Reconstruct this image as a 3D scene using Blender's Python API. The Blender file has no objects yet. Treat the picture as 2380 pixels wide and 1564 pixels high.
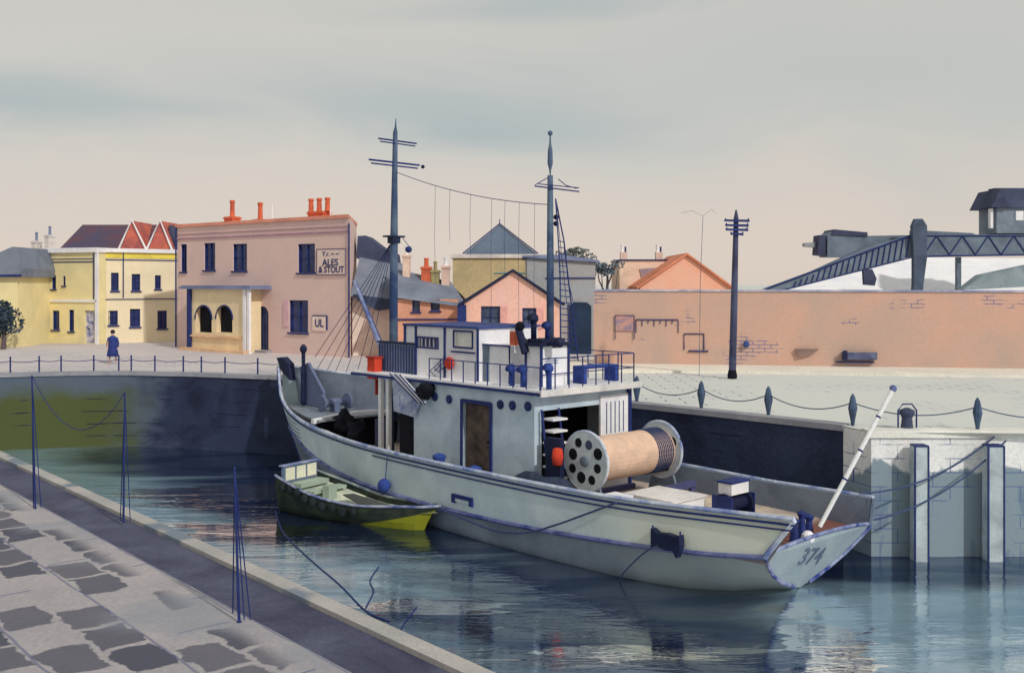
import bpy, bmesh, math, random
from mathutils import Vector, Matrix, noise as mnoise
random.seed(7)
sc = bpy.context.scene
COL = sc.collection
F, HZ, CX, EYE = 2400.0, 660.0, 1190.0, 7.0      # focal length, horizon row, centre column (in a 2380 px wide frame), eye height
GZ = 3.2                                          # height of the quays above the water
def lin(c): c /= 255.0; return c/12.92 if c <= .04045 else ((c+.055)/1.055)**2.4
def G(px, py, z=GZ):
    Y = (EYE-z)*F/(py-HZ); return Vector(((px-CX)/F*Y, Y, z))
def P(px, py, Y): return Vector(((px-CX)/F*Y, Y, EYE-(py-HZ)/F*Y))

# ------------------------------------------------------------------ materials
MATS = {}
def mat(name, rgb, g=1.3, rough=.85, wash=.22, scale=.7, grain=.10, metal=0, bump=.15, rgb2=None, spec=.3):
    if name in MATS: return MATS[name]
    m = bpy.data.materials.new(name); m.use_nodes = True; nt = m.node_tree; N = nt.nodes; L = nt.links
    b = N['Principled BSDF']; b.inputs['Roughness'].default_value = rough; b.inputs['Metallic'].default_value = metal
    b.inputs['Specular IOR Level'].default_value = spec
    base = [min(.85, lin(c)*g) for c in rgb]
    geo = N.new('ShaderNodeNewGeometry')
    n1 = N.new('ShaderNodeTexNoise'); n1.inputs['Scale'].default_value = scale; n1.inputs['Detail'].default_value = 7; n1.inputs['Roughness'].default_value = .62; n1.inputs['Distortion'].default_value = .6
    n2 = N.new('ShaderNodeTexNoise'); n2.inputs['Scale'].default_value = scale*26; n2.inputs['Detail'].default_value = 3
    L.new(geo.outputs['Position'], n1.inputs['Vector']); L.new(geo.outputs['Position'], n2.inputs['Vector'])
    r = N.new('ShaderNodeValToRGB'); L.new(n1.outputs['Fac'], r.inputs['Fac'])
    lo = [c*(1-wash) for c in base]; hi = [min(.88, c*(1+wash*.8)) for c in base]
    if rgb2: lo = [min(.85, lin(c)*g) for c in rgb2]
    lo[2] *= 1.06; hi[0] *= 1.03
    e = r.color_ramp.elements; e[0].position = .34; e[0].color = (*lo, 1); e[1].position = .66; e[1].color = (*hi, 1)
    mm = N.new('ShaderNodeMapRange'); mm.inputs['From Min'].default_value = .3; mm.inputs['From Max'].default_value = .7
    mm.inputs['To Min'].default_value = 1-grain; mm.inputs['To Max'].default_value = 1+grain
    L.new(n2.outputs['Fac'], mm.inputs['Value'])
    mx = N.new('ShaderNodeVectorMath'); mx.operation = 'SCALE'; L.new(r.outputs['Color'], mx.inputs[0]); L.new(mm.outputs['Result'], mx.inputs['Scale'])
    L.new(mx.outputs['Vector'], b.inputs['Base Color'])
    if bump:
        bp = N.new('ShaderNodeBump'); bp.inputs['Strength'].default_value = bump; bp.inputs['Distance'].default_value = .03
        L.new(n2.outputs['Fac'], bp.inputs['Height']); L.new(bp.outputs['Normal'], b.inputs['Normal'])
    MATS[name] = m; return m
def colour_out(m):
    b = m.node_tree.nodes['Principled BSDF']; return b, b.inputs['Base Color'].links[0].from_socket
def overlay(m, fac_builder, rgb, g=1.3):
    """lay a second colour (stain, weed, joint lines) over a material where fac is 1"""
    nt = m.node_tree; b, src = colour_out(m)
    mix = nt.nodes.new('ShaderNodeMix'); mix.data_type = 'RGBA'
    nt.links.new(src, mix.inputs[6]); mix.inputs[7].default_value = (*[min(.85, lin(c)*g) for c in rgb], 1)
    nt.links.new(fac_builder(nt), mix.inputs[0]); nt.links.new(mix.outputs[2], b.inputs['Base Color'])
def mth(nt, op, a, b=None, c=None, clamp=False):
    n = nt.nodes.new('ShaderNodeMath'); n.operation = op; n.use_clamp = clamp
    for i, v in enumerate((a, b, c)):
        if v is None: continue
        if isinstance(v, (int, float)): n.inputs[i].default_value = v
        else: nt.links.new(v, n.inputs[i])
    return n.outputs[0]
def pos(nt):
    g = nt.nodes.new('ShaderNodeNewGeometry'); s = nt.nodes.new('ShaderNodeSeparateXYZ'); nt.links.new(g.outputs['Position'], s.inputs[0]); return g.outputs['Position'], s
def nz(nt, vec, scale, detail=4, sx=1, sy=1, sz=1, dist=0, rough=.55):
    mp = nt.nodes.new('ShaderNodeMapping'); mp.inputs['Scale'].default_value = (sx, sy, sz); nt.links.new(vec, mp.inputs[0])
    n = nt.nodes.new('ShaderNodeTexNoise'); n.inputs['Scale'].default_value = scale; n.inputs['Detail'].default_value = detail
    n.inputs['Distortion'].default_value = dist; n.inputs['Roughness'].default_value = rough
    nt.links.new(mp.outputs[0], n.inputs[0]); return n.outputs[0]
def step(nt, v, a, b):
    r = nt.nodes.new('ShaderNodeMapRange'); r.interpolation_type = 'SMOOTHSTEP'; nt.links.new(v, r.inputs['Value'])
    r.inputs['From Min'].default_value = a; r.inputs['From Max'].default_value = b
    return r.outputs['Result']

INK = mat('blue_black_iron', (32, 48, 108), g=1.0, rough=.6, wash=.3, scale=3)
INKD = mat('dark_blue_paint', (24, 32, 66), g=1.0, rough=.6, wash=.3, scale=3)
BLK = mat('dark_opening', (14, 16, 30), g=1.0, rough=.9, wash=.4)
WHT = mat('white_paint', (236, 230, 220), g=1.3, wash=.14, scale=1.2)
GLS = mat('dark_window_glass', (40, 54, 104), g=1.0, rough=.25, wash=.45, scale=2.2, spec=.5)
GLG = mat('grey_window_glass', (70, 84, 108), g=1.0, rough=.25, wash=.35, scale=2, spec=.5)
SLT = mat('grey_slate', (116, 124, 138), g=1.1, wash=.25, scale=.5)
SLD = mat('dark_slate', (62, 68, 92), g=1.1, wash=.35, scale=.5)
ORG = mat('terracotta', (206, 104, 72), g=1.05, wash=.25, scale=1.5)
RED = mat('red_paint', (200, 66, 44), g=1.05, wash=.15, scale=3)
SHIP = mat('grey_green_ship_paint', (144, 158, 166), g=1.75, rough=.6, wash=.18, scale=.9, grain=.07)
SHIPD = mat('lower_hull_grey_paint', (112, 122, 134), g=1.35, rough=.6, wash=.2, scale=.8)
ROPE = mat('blue_grey_rope', (62, 76, 112), g=1.0, wash=.2, scale=4)
STL = mat('grey_steel', (98, 112, 126), g=1.2, rough=.6, wash=.3, scale=1)

# ------------------------------------------------------------------ mesh helpers
class MB:
    def __init__(s): s.v = []; s.f = []
    def add(s, vs, fs):
        o = len(s.v); s.v += [Vector(p) for p in vs]; s.f += [tuple(i+o for i in f) for f in fs]; return s
    def box(s, x0, x1, y0, y1, z0, z1):
        return s.add([(x0,y0,z0),(x1,y0,z0),(x1,y1,z0),(x0,y1,z0),(x0,y0,z1),(x1,y0,z1),(x1,y1,z1),(x0,y1,z1)],
                     [(0,3,2,1),(4,5,6,7),(0,1,5,4),(1,2,6,5),(2,3,7,6),(3,0,4,7)])
    def prism(s, pts, d):                       # pts: 3-D polygon, d: extrusion vector
        n = len(pts); d = Vector(d); pts = [Vector(p) for p in pts]
        return s.add(pts+[p+d for p in pts], [tuple(range(n))[::-1], tuple(range(n, 2*n))]+[(i, (i+1) % n, n+(i+1) % n, n+i) for i in range(n)])
    def path(s, pts, r, seg=7, r1=None):
        pts = [Vector(p) for p in pts]; n = len(pts); rings = []
        for i, p in enumerate(pts):
            t = (pts[min(i+1, n-1)]-pts[max(i-1, 0)]).normalized()
            a = t.cross(Vector((0, 0, 1)) if abs(t.z) < .9 else Vector((1, 0, 0))).normalized(); b = t.cross(a)
            rr = (r[i] if isinstance(r, (list, tuple)) else (r if r1 is None else r+(r1-r)*i/(n-1)))
            rings.append([p+(a*math.cos(2*math.pi*k/seg)+b*math.sin(2*math.pi*k/seg))*rr for k in range(seg)])
        vs = [v for q in rings for v in q]; fs = []
        for i in range(n-1):
            for k in range(seg): fs.append((i*seg+k, i*seg+(k+1) % seg, (i+1)*seg+(k+1) % seg, (i+1)*seg+k))
        fs.append(tuple(range(seg))[::-1]); fs.append(tuple((n-1)*seg+k for k in range(seg)))
        return s.add(vs, fs)
    def tube(s, p, q, r, r1=None, seg=7): return s.path([p, q], r, seg, r1)
    def lathe(s, prof, c=(0,0,0), axis=(0,0,1), seg=14):   # prof: (radius, height)
        ax = Vector(axis).normalized(); a = ax.cross(Vector((1, 0, 0)) if abs(ax.x) < .9 else Vector((0, 1, 0))).normalized(); b = ax.cross(a); c = Vector(c)
        vs = []; fs = []
        for r, h in prof:
            for k in range(seg): vs.append(c+ax*h+(a*math.cos(2*math.pi*k/seg)+b*math.sin(2*math.pi*k/seg))*max(r, .0005))
        for i in range(len(prof)-1):
            for k in range(seg): fs.append((i*seg+k, i*seg+(k+1) % seg, (i+1)*seg+(k+1) % seg, (i+1)*seg+k))
        fs.append(tuple(range(seg))[::-1]); fs.append(tuple((len(prof)-1)*seg+k for k in range(seg)))
        return s.add(vs, fs)
    def ball(s, c, r, seg=10, sq=1): return s.lathe([(r*math.sin(math.pi*i/6), -r*sq*math.cos(math.pi*i/6)) for i in range(7)], c, (0,0,1), seg)
    def build(s, name, m, parent=None, smooth=False, origin=None, flip=True):
        me = bpy.data.meshes.new(name); o = bpy.data.objects.new(name, me); COL.objects.link(o)
        vs = s.v
        if origin is not None: vs = [v-Vector(origin) for v in vs]; o.location = origin
        me.from_pydata([tuple(v) for v in vs], [], s.f); me.materials.append(m)
        if flip:
            bm = bmesh.new(); bm.from_mesh(me); bmesh.ops.recalc_face_normals(bm, faces=bm.faces); bm.to_mesh(me); bm.free()
        if smooth:
            for p in me.polygons: p.use_smooth = True
        if parent: o.parent = parent
        return o
def lump(mb, c, sx, sy, sz, seed=0, amp=.35):
    bm = bmesh.new(); bmesh.ops.create_icosphere(bm, subdivisions=3, radius=1)
    for v in bm.verts:
        k = 1+amp*mnoise.noise(v.co*1.7+Vector((seed*7.3, seed, 0)))+amp*.5*mnoise.noise(v.co*4+Vector((0, seed*3.1, 0)))
        v.co = Vector((v.co.x*sx*k, v.co.y*sy*k, v.co.z*sz*k))+Vector(c)
    mb.add([v.co.copy() for v in bm.verts], [tuple(x.index for x in f_.verts) for f_ in bm.faces]); bm.free(); return mb
def tag(o, label=None, cat=None, group=None, kind=None):
    if label: o['label'] = label
    if cat: o['category'] = cat
    if group: o['group'] = group
    if kind: o['kind'] = kind
    return o
def thing(name, label, cat, loc=(0,0,0), rz=0, group=None):
    o = bpy.data.objects.new(name, None); COL.objects.link(o); o.location = loc; o.rotation_euler = (0, 0, rz); o.empty_display_size = .3
    return tag(o, label, cat, group)
def sag(a, b, d, n=12):
    a = Vector(a); b = Vector(b); return [a.lerp(b, i/n)-Vector((0, 0, 4*d*(i/n)*(1-i/n))) for i in range(n+1)]
def text_mesh(body, size, name, m, parent, M, ext=.008, sx=1.0):
    cu = bpy.data.curves.new(name, 'FONT'); cu.body = body; cu.size = size; cu.extrude = ext; cu.align_x = 'CENTER'; cu.align_y = 'CENTER'; cu.offset = size*.012
    t = bpy.data.objects.new('t', cu); COL.objects.link(t); bpy.context.view_layer.update()
    me = bpy.data.meshes.new_from_object(t.evaluated_get(bpy.context.evaluated_depsgraph_get())); me.name = name
    bpy.data.objects.remove(t); me.transform(M @ Matrix.Diagonal((sx, 1, 1, 1))); me.materials.clear(); me.materials.append(m)
    o = bpy.data.objects.new(name, me); COL.objects.link(o); o.parent = parent; return o

# ------------------------------------------------------------------ camera, sky, sun
cam = bpy.data.cameras.new('camera'); co = bpy.data.objects.new('camera', cam); COL.objects.link(co); sc.camera = co
co.location = (0, 0, EYE); co.rotation_euler = (math.pi/2, 0, 0)
cam.sensor_width = 36; cam.lens = 36*F/2380; cam.shift_y = (HZ-782)/2380; cam.clip_start = .1; cam.clip_end = 6000
SUN = Vector((.52, -.70, .62)).normalized()
sl = bpy.data.lights.new('sun', 'SUN'); sl.energy = 2.0; sl.angle = math.radians(1.5); sl.color = (1, .965, .91)
so = bpy.data.objects.new('sun', sl); COL.objects.link(so); so.rotation_euler = SUN.to_track_quat('Z', 'Y').to_euler(); so.location = (30, -30, 50)
w = bpy.data.worlds.new('World'); sc.world = w; w.use_nodes = True; nt = w.node_tree; bg = nt.nodes['Background']
sky = nt.nodes.new('ShaderNodeTexSky'); sky.sky_type = 'NISHITA'; sky.sun_disc = False
sky.sun_elevation = math.asin(SUN.z); sky.sun_rotation = math.atan2(SUN.x, SUN.y)
tc = nt.nodes.new('ShaderNodeTexCoord'); sp_ = nt.nodes.new('ShaderNodeSeparateXYZ'); nt.links.new(tc.outputs['Generated'], sp_.inputs[0])
az = mth(nt, 'ARCTAN2', sp_.outputs[0], sp_.outputs[1]); el = sp_.outputs[2]
wob = nz(nt, tc.outputs['Generated'], 3.2, 6, 1, 1, 3.2, .5, .5)
wobc = mth(nt, 'MULTIPLY', mth(nt, 'SUBTRACT', wob, .5), .16)
elw = mth(nt, 'ADD', el, wobc)
def blob(a0, e0, ra, re):           # a soft bank of cloud at one bearing and height
    da = mth(nt, 'DIVIDE', mth(nt, 'SUBTRACT', az, a0), ra); de = mth(nt, 'DIVIDE', mth(nt, 'SUBTRACT', elw, e0), re)
    d = mth(nt, 'ADD', mth(nt, 'MULTIPLY', da, da), mth(nt, 'MULTIPLY', de, de))
    return mth(nt, 'POWER', 2.718, mth(nt, 'MULTIPLY', d, -1.0))
fac = None
for a, e, ra, re, k in ((-.46, .152, .26, .028, 1.0), (-.06, .178, .26, .036, .8), (.30, .19, .34, .07, .45), (.05, .262, .16, .02, .75), (.42, .15, .25, .05, .35), (1.3, .5, .9, .2, .7), (-1.6, .45, .9, .2, .7), (0, .8, 2.5, .18, .7)):
    b_ = mth(nt, 'MULTIPLY', blob(a, e, ra, re), k); fac = b_ if fac is None else mth(nt, 'MAXIMUM', fac, b_)
fac = mth(nt, 'MULTIPLY', fac, mth(nt, 'ADD', .25, mth(nt, 'MULTIPLY', wob, .9)), clamp=True)
def rgbn(c, k=10):
    n = nt.nodes.new('ShaderNodeRGB'); n.outputs[0].default_value = (*[lin(v)*k for v in c], 1); return n.outputs[0]
def mixn(f, a, b):
    n = nt.nodes.new('ShaderNodeMix'); n.data_type = 'RGBA'
    if isinstance(f, float): n.inputs[0].default_value = f
    else: nt.links.new(f, n.inputs[0])
    nt.links.new(a, n.inputs[6]); nt.links.new(b, n.inputs[7]); return n.outputs[2]
low = mixn(step(nt, elw, .03, .16), rgbn((220, 206, 195)), rgbn((208, 205, 197)))
low = mixn(step(nt, elw, .19, .30), low, rgbn((204, 202, 195)))
cl = mixn(fac, low, rgbn((163, 178, 183)))
fin = mixn(.05, cl, sky.outputs[0])
nt.links.new(fin, bg.inputs[0]); bg.inputs[1].default_value = .1
sc.view_settings.view_transform = 'Standard'; sc.view_settings.look = 'None'; sc.view_settings.exposure = 0; sc.view_settings.gamma = 1
try: sc.cycles.use_denoising = True
except Exception: pass
sc.cycles.max_bounces = 5

# ------------------------------------------------------------------ water
wm = bpy.data.materials.new('harbour_water'); wm.use_nodes = True; nt = wm.node_tree
nt.nodes.remove(nt.nodes['Principled BSDF']); out = nt.nodes['Material Output']
pv, ps = pos(nt)
big = nz(nt, pv, .16, 5, .55, 1.7, 1, .8, .5); mid = nz(nt, pv, .8, 4, .45, 1.8, 1, .7, .55); fine = nz(nt, pv, 4.5, 3, .5, 1.7, 1, .4)
hgt = mth(nt, 'ADD', mth(nt, 'MULTIPLY', mid, 1.0), mth(nt, 'MULTIPLY', fine, .16))
bp = nt.nodes.new('ShaderNodeBump'); bp.inputs['Strength'].default_value = .26; bp.inputs['Distance'].default_value = .12; nt.links.new(hgt, bp.inputs['Height'])
gl = nt.nodes.new('ShaderNodeBsdfGlossy'); gl.inputs['Roughness'].default_value = .05;  nt.links.new(bp.outputs[0], gl.inputs['Normal'])
df = nt.nodes.new('ShaderNodeBsdfDiffuse')
rr = nt.nodes.new('ShaderNodeValToRGB'); rr.color_ramp.elements[0].position = .40; rr.color_ramp.elements[0].color = (.012, .02, .05, 1); rr.color_ramp.elements[1].position = .58; rr.color_ramp.elements[1].color = (.25, .38, .46, 1)
gr = nt.nodes.new('ShaderNodeValToRGB'); gr.color_ramp.elements[0].position = .42; gr.color_ramp.elements[0].color = (.50, .60, .74, 1); gr.color_ramp.elements[1].position = .56; gr.color_ramp.elements[1].color = (.90, .97, 1, 1); nt.links.new(nz(nt, pv, .33, 4, .4, 1.5, 1, 1.2, .5), gr.inputs[0]); GRO = gr.outputs[0]
# bright reflections painted as paler water near the near quay and pale quay corner
B_0 = G(0, 1050); D_0 = G(1140, 1564); d_0 = (D_0-B_0).normalized(); n_0 = Vector((-d_0.y, d_0.x))
vd = mth(nt, 'ADD', mth(nt, 'MULTIPLY', mth(nt, 'SUBTRACT', ps.outputs[0], B_0.x), abs(d_0.y)), mth(nt, 'MULTIPLY', mth(nt, 'SUBTRACT', ps.outputs[1], B_0.y), abs(d_0.x)))
b1 = step(nt, vd, 9.5, 5.0); b2 = mth(nt, 'MULTIPLY', step(nt, ps.outputs[0], 4.5, 7.5), step(nt, ps.outputs[1], 25.0, 22.5))
bb0 = mth(nt, 'MAXIMUM', b1, b2); big = mth(nt, 'ADD', mth(nt, 'MULTIPLY', mth(nt, 'SUBTRACT', big, .5), .9), mth(nt, 'ADD', .34, mth(nt, 'MULTIPLY', bb0, .28)))
nt.links.new(big, rr.inputs[0]); nt.links.new(rr.outputs[0], df.inputs[0])
ms = nt.nodes.new('ShaderNodeMixShader'); lw = nt.nodes.new('ShaderNodeFresnel'); lw.inputs[0].default_value = 2.5; nt.links.new(bp.outputs[0], lw.inputs['Normal'])
def highlight_spot(x0, y0, rx, ry):  # soft spot where a pale highlight is painted into the water
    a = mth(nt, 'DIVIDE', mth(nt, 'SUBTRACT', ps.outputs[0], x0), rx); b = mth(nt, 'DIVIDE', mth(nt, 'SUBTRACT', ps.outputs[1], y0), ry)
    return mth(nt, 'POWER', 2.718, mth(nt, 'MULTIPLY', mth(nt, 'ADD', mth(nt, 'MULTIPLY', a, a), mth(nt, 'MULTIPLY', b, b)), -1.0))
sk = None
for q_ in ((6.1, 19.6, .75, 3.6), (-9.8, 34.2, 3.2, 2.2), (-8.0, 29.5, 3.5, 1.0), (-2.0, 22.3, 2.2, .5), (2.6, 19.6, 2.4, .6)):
    v_ = highlight_spot(*q_); sk = v_ if sk is None else mth(nt, 'MAXIMUM', sk, v_)
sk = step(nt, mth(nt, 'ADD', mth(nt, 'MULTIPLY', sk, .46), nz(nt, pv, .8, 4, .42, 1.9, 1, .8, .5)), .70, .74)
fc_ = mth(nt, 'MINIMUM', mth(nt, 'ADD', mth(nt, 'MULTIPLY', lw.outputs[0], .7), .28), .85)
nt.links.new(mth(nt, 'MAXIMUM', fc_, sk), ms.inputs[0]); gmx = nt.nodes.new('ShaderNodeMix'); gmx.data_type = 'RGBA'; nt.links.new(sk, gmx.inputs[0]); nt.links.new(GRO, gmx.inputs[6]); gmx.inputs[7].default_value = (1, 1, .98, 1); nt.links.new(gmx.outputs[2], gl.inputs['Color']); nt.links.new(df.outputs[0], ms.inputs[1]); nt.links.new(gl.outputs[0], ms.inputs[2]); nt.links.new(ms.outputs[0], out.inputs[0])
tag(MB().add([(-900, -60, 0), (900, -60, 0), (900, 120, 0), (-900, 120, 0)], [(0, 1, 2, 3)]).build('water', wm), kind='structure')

# ------------------------------------------------------------------ far quay: ground sheet + walls
edge_px = [(-500, 868), (-200, 872), (0, 870), (150, 866), (300, 865), (450, 868), (640, 875), (700, 877), (850, 881), (950, 887), (1050, 894), (1250, 914), (1480, 939), (1700, 962), (1960, 990)]
EDGE = [G(a, b) for a, b in edge_px]
EDGE[0] = Vector((-60, 44, GZ)); EDGE.insert(0, Vector((-900, 44, GZ)))
C1 = G(2025, 1004); C2 = G(2600, 1010); FARL = EDGE + [C1, C2, Vector((900, C2.y, GZ))]
gm = mat('promenade_paving', (188, 182, 180), g=1.15, wash=.12, scale=.12, grain=.05)
def pale_right(nt):
    pv, ps = pos(nt); return mth(nt, 'MULTIPLY', step(nt, ps.outputs[0], -9, 2), mth(nt, 'ADD', .75, nz(nt, pv, .3, 4)), clamp=True)
overlay(gm, pale_right, (194, 195, 190), g=1.2)
def flags(nt):
    pv, ps = pos(nt); b = nt.nodes.new('ShaderNodeTexBrick'); b.inputs['Scale'].default_value = .45; b.inputs['Mortar Size'].default_value = .012
    b.inputs['Color1'].default_value = b.inputs['Color2'].default_value = (0, 0, 0, 1); b.inputs['Mortar'].default_value = (1, 1, 1, 1); nt.links.new(pv, b.inputs[0])
    return mth(nt, 'MULTIPLY', b.outputs[0], step(nt, nz(nt, pv, .25, 3), .45, .65))
overlay(gm, flags, (120, 126, 150), g=1)
n = len(FARL)
gv = [tuple(p) for p in FARL]+[(p.x if abs(p.x) > 800 else p.x*1.0, 75, GZ) for p in FARL]
gf = [(i, i+1, n+i+1, n+i) for i in range(n-1)]
gv += [(-3000, 75, GZ), (3000, 75, GZ), (3000, 3500, GZ), (-3000, 3500, GZ)]; gf.append((2*n, 2*n+1, 2*n+2, 2*n+3))
tag(MB().add(gv, gf).build('ground', gm), kind='structure')
# kerb and pavement before the brick wall
km = mat('pale_pavement', (214, 210, 196), g=1.15, wash=.1, scale=.4)
pv_ = [G(1290, 866), G(1700, 868), G(2100, 875), G(2800, 884)]
tag(MB().prism([pv_[0], pv_[1], pv_[2], pv_[3], G(2800, 851), G(1290, 846)], (0, 0, .12)).build('pavement', km), kind='structure')
# dark sea wall
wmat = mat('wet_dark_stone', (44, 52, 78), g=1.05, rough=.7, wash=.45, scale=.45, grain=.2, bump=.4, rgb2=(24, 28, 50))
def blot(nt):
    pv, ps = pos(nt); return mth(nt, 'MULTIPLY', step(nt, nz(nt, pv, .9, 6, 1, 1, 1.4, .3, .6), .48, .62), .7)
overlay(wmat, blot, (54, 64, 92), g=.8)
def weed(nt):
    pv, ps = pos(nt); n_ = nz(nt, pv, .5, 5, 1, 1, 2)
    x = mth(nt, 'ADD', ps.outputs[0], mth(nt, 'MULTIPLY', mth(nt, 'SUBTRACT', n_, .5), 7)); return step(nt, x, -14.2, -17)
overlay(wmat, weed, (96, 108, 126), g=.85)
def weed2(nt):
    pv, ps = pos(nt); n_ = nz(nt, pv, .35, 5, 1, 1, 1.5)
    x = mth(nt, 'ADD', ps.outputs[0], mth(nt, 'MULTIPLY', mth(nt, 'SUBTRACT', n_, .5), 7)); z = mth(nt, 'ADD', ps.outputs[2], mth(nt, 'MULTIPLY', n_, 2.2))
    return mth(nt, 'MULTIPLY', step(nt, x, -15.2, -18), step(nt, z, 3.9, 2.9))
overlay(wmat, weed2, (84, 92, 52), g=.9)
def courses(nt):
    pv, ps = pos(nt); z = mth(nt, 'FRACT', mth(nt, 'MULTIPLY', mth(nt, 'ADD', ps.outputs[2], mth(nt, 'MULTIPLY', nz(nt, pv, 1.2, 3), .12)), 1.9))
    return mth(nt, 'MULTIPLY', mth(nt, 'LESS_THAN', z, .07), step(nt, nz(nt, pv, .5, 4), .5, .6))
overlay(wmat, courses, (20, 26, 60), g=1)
sw = MB(); m_ = 8
off = Vector((0, .0, 0))
sw.add([(p.x, p.y, z) for p in EDGE for z in (-1, GZ-.02)], [(2*i, 2*i+2, 2*i+3, 2*i+1) for i in range(len(EDGE)-1)])
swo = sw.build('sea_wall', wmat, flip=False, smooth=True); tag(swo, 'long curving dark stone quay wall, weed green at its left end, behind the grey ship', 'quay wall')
cop = mat('coping_stone', (150, 152, 158), g=1.0, wash=.2, scale=.8)
cb = MB()
for i in range(1, len(EDGE)-1):
    a, b = EDGE[i].copy(), EDGE[i+1].copy(); d = (b-a).normalized(); nn = Vector((-d.y, d.x, 0))
    a2, b2 = a-d*.0-nn*.06, b-nn*.06
    cb.prism([a2+Vector((0, 0, -.13)), b2+Vector((0, 0, -.13)), b2+nn*.5+Vector((0, 0, -.13)), a2+nn*.5+Vector((0, 0, -.13))], (0, 0, .165))
cb.build('coping', cop, swo)
# pale right-hand quay
qm = mat('pale_quay_masonry', (216, 214, 204), g=1.3, wash=.12, scale=.5, bump=.3)
def tide(nt):
    pv, ps = pos(nt); n_ = nz(nt, pv, .55, 5, 1.2, 1, .7, .8)
    z = mth(nt, 'ADD', ps.outputs[2], mth(nt, 'MULTIPLY', mth(nt, 'SUBTRACT', n_, .5), 2.2)); return step(nt, z, 2.25, 2.1)
overlay(qm, tide, (136, 152, 162), g=1.0)
def tide2(nt):
    pv, ps = pos(nt); n_ = nz(nt, pv, .9, 5, 1, 1, .6, 1)
    return mth(nt, 'MULTIPLY', step(nt, n_, .52, .58), step(nt, ps.outputs[2], 2.0, 1.5))
overlay(qm, tide2, (116, 134, 152), g=1.0)
def qj(nt):
    pv, ps = pos(nt); mp = nt.nodes.new('ShaderNodeCombineXYZ'); nt.links.new(ps.outputs[0], mp.inputs[0]); nt.links.new(ps.outputs[2], mp.inputs[1])
    b = nt.nodes.new('ShaderNodeTexBrick'); b.inputs['Scale'].default_value = 1; b.inputs['Mortar Size'].default_value = .012; b.inputs['Brick Width'].default_value = .9; b.inputs['Row Height'].default_value = .36
    b.inputs['Color1'].default_value = b.inputs['Color2'].default_value = (0, 0, 0, 1); b.inputs['Mortar'].default_value = (1, 1, 1, 1); nt.links.new(mp.outputs[0], b.inputs[0])
    return mth(nt, 'MULTIPLY', b.outputs[0], step(nt, nz(nt, pv, .8, 3), .46, .56))
overlay(qm, qj, (84, 104, 150), g=1)
E9 = EDGE[-1]
q = MB(); q.add([(E9.x, E9.y, -1), (C1.x, C1.y, -1), (C1.x, C1.y, GZ-.02), (E9.x, E9.y, GZ-.02)], [(0, 1, 2, 3)])
q.add([(C1.x, C1.y, -1), (900, C1.y, -1), (900, C1.y, GZ-.02), (C1.x, C1.y, GZ-.02)], [(0, 1, 2, 3)])
qo = q.build('quay_wall', qm, flip=False); tag(qo, 'pale masonry quay wall at the right with grey tide stains, behind two timber piles', 'quay wall')
cb = MB(); cb.prism([Vector((C1.x-.08, C1.y-.07, GZ-.14)), Vector((60, C1.y-.07, GZ-.14)), Vector((60, C1.y+.5, GZ-.14)), Vector((C1.x-.08, C1.y+.5, GZ-.14))], (0, 0, .18)); cb.build('coping', mat('pale_coping', (220, 218, 206), g=1.1), qo)
# timber piles
pm = mat('weathered_timber', (160, 172, 174), g=1.3, wash=.3, scale=1.5)
for px, w_, lab, tp in ((2136, .34, 'tall squared timber pile against pale quay, the one nearer the ship stern', 1036), (2308, .40, 'tall squared timber pile against pale quay, beside right frame edge', 1036)):
    Y = C1.y-.32; x = (px-CX)/F*Y; zt = EYE-(tp-HZ)/F*Y
    t = thing('timber_pile', lab, 'pile', (x, Y, -1), 0, 'timber fender piles on the pale quay')
    MB().box(-w_/2, w_/2, -.17, .17, 0, zt+1).build('post', pm, t)
    MB().box(-w_/2-.02, -w_/2+.02, -.2, -.165, .0, zt+1.02).build('iron_strap', INK, t)
    MB().box(w_/2-.015, w_/2+.02, -.19, -.165, .0, zt+1.0).build('iron_strap', INK, t)
    MB().box(-w_/2, w_/2+.01, -.19, .18, zt+1.0, zt+1.035).build('cap', INK, t)

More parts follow.
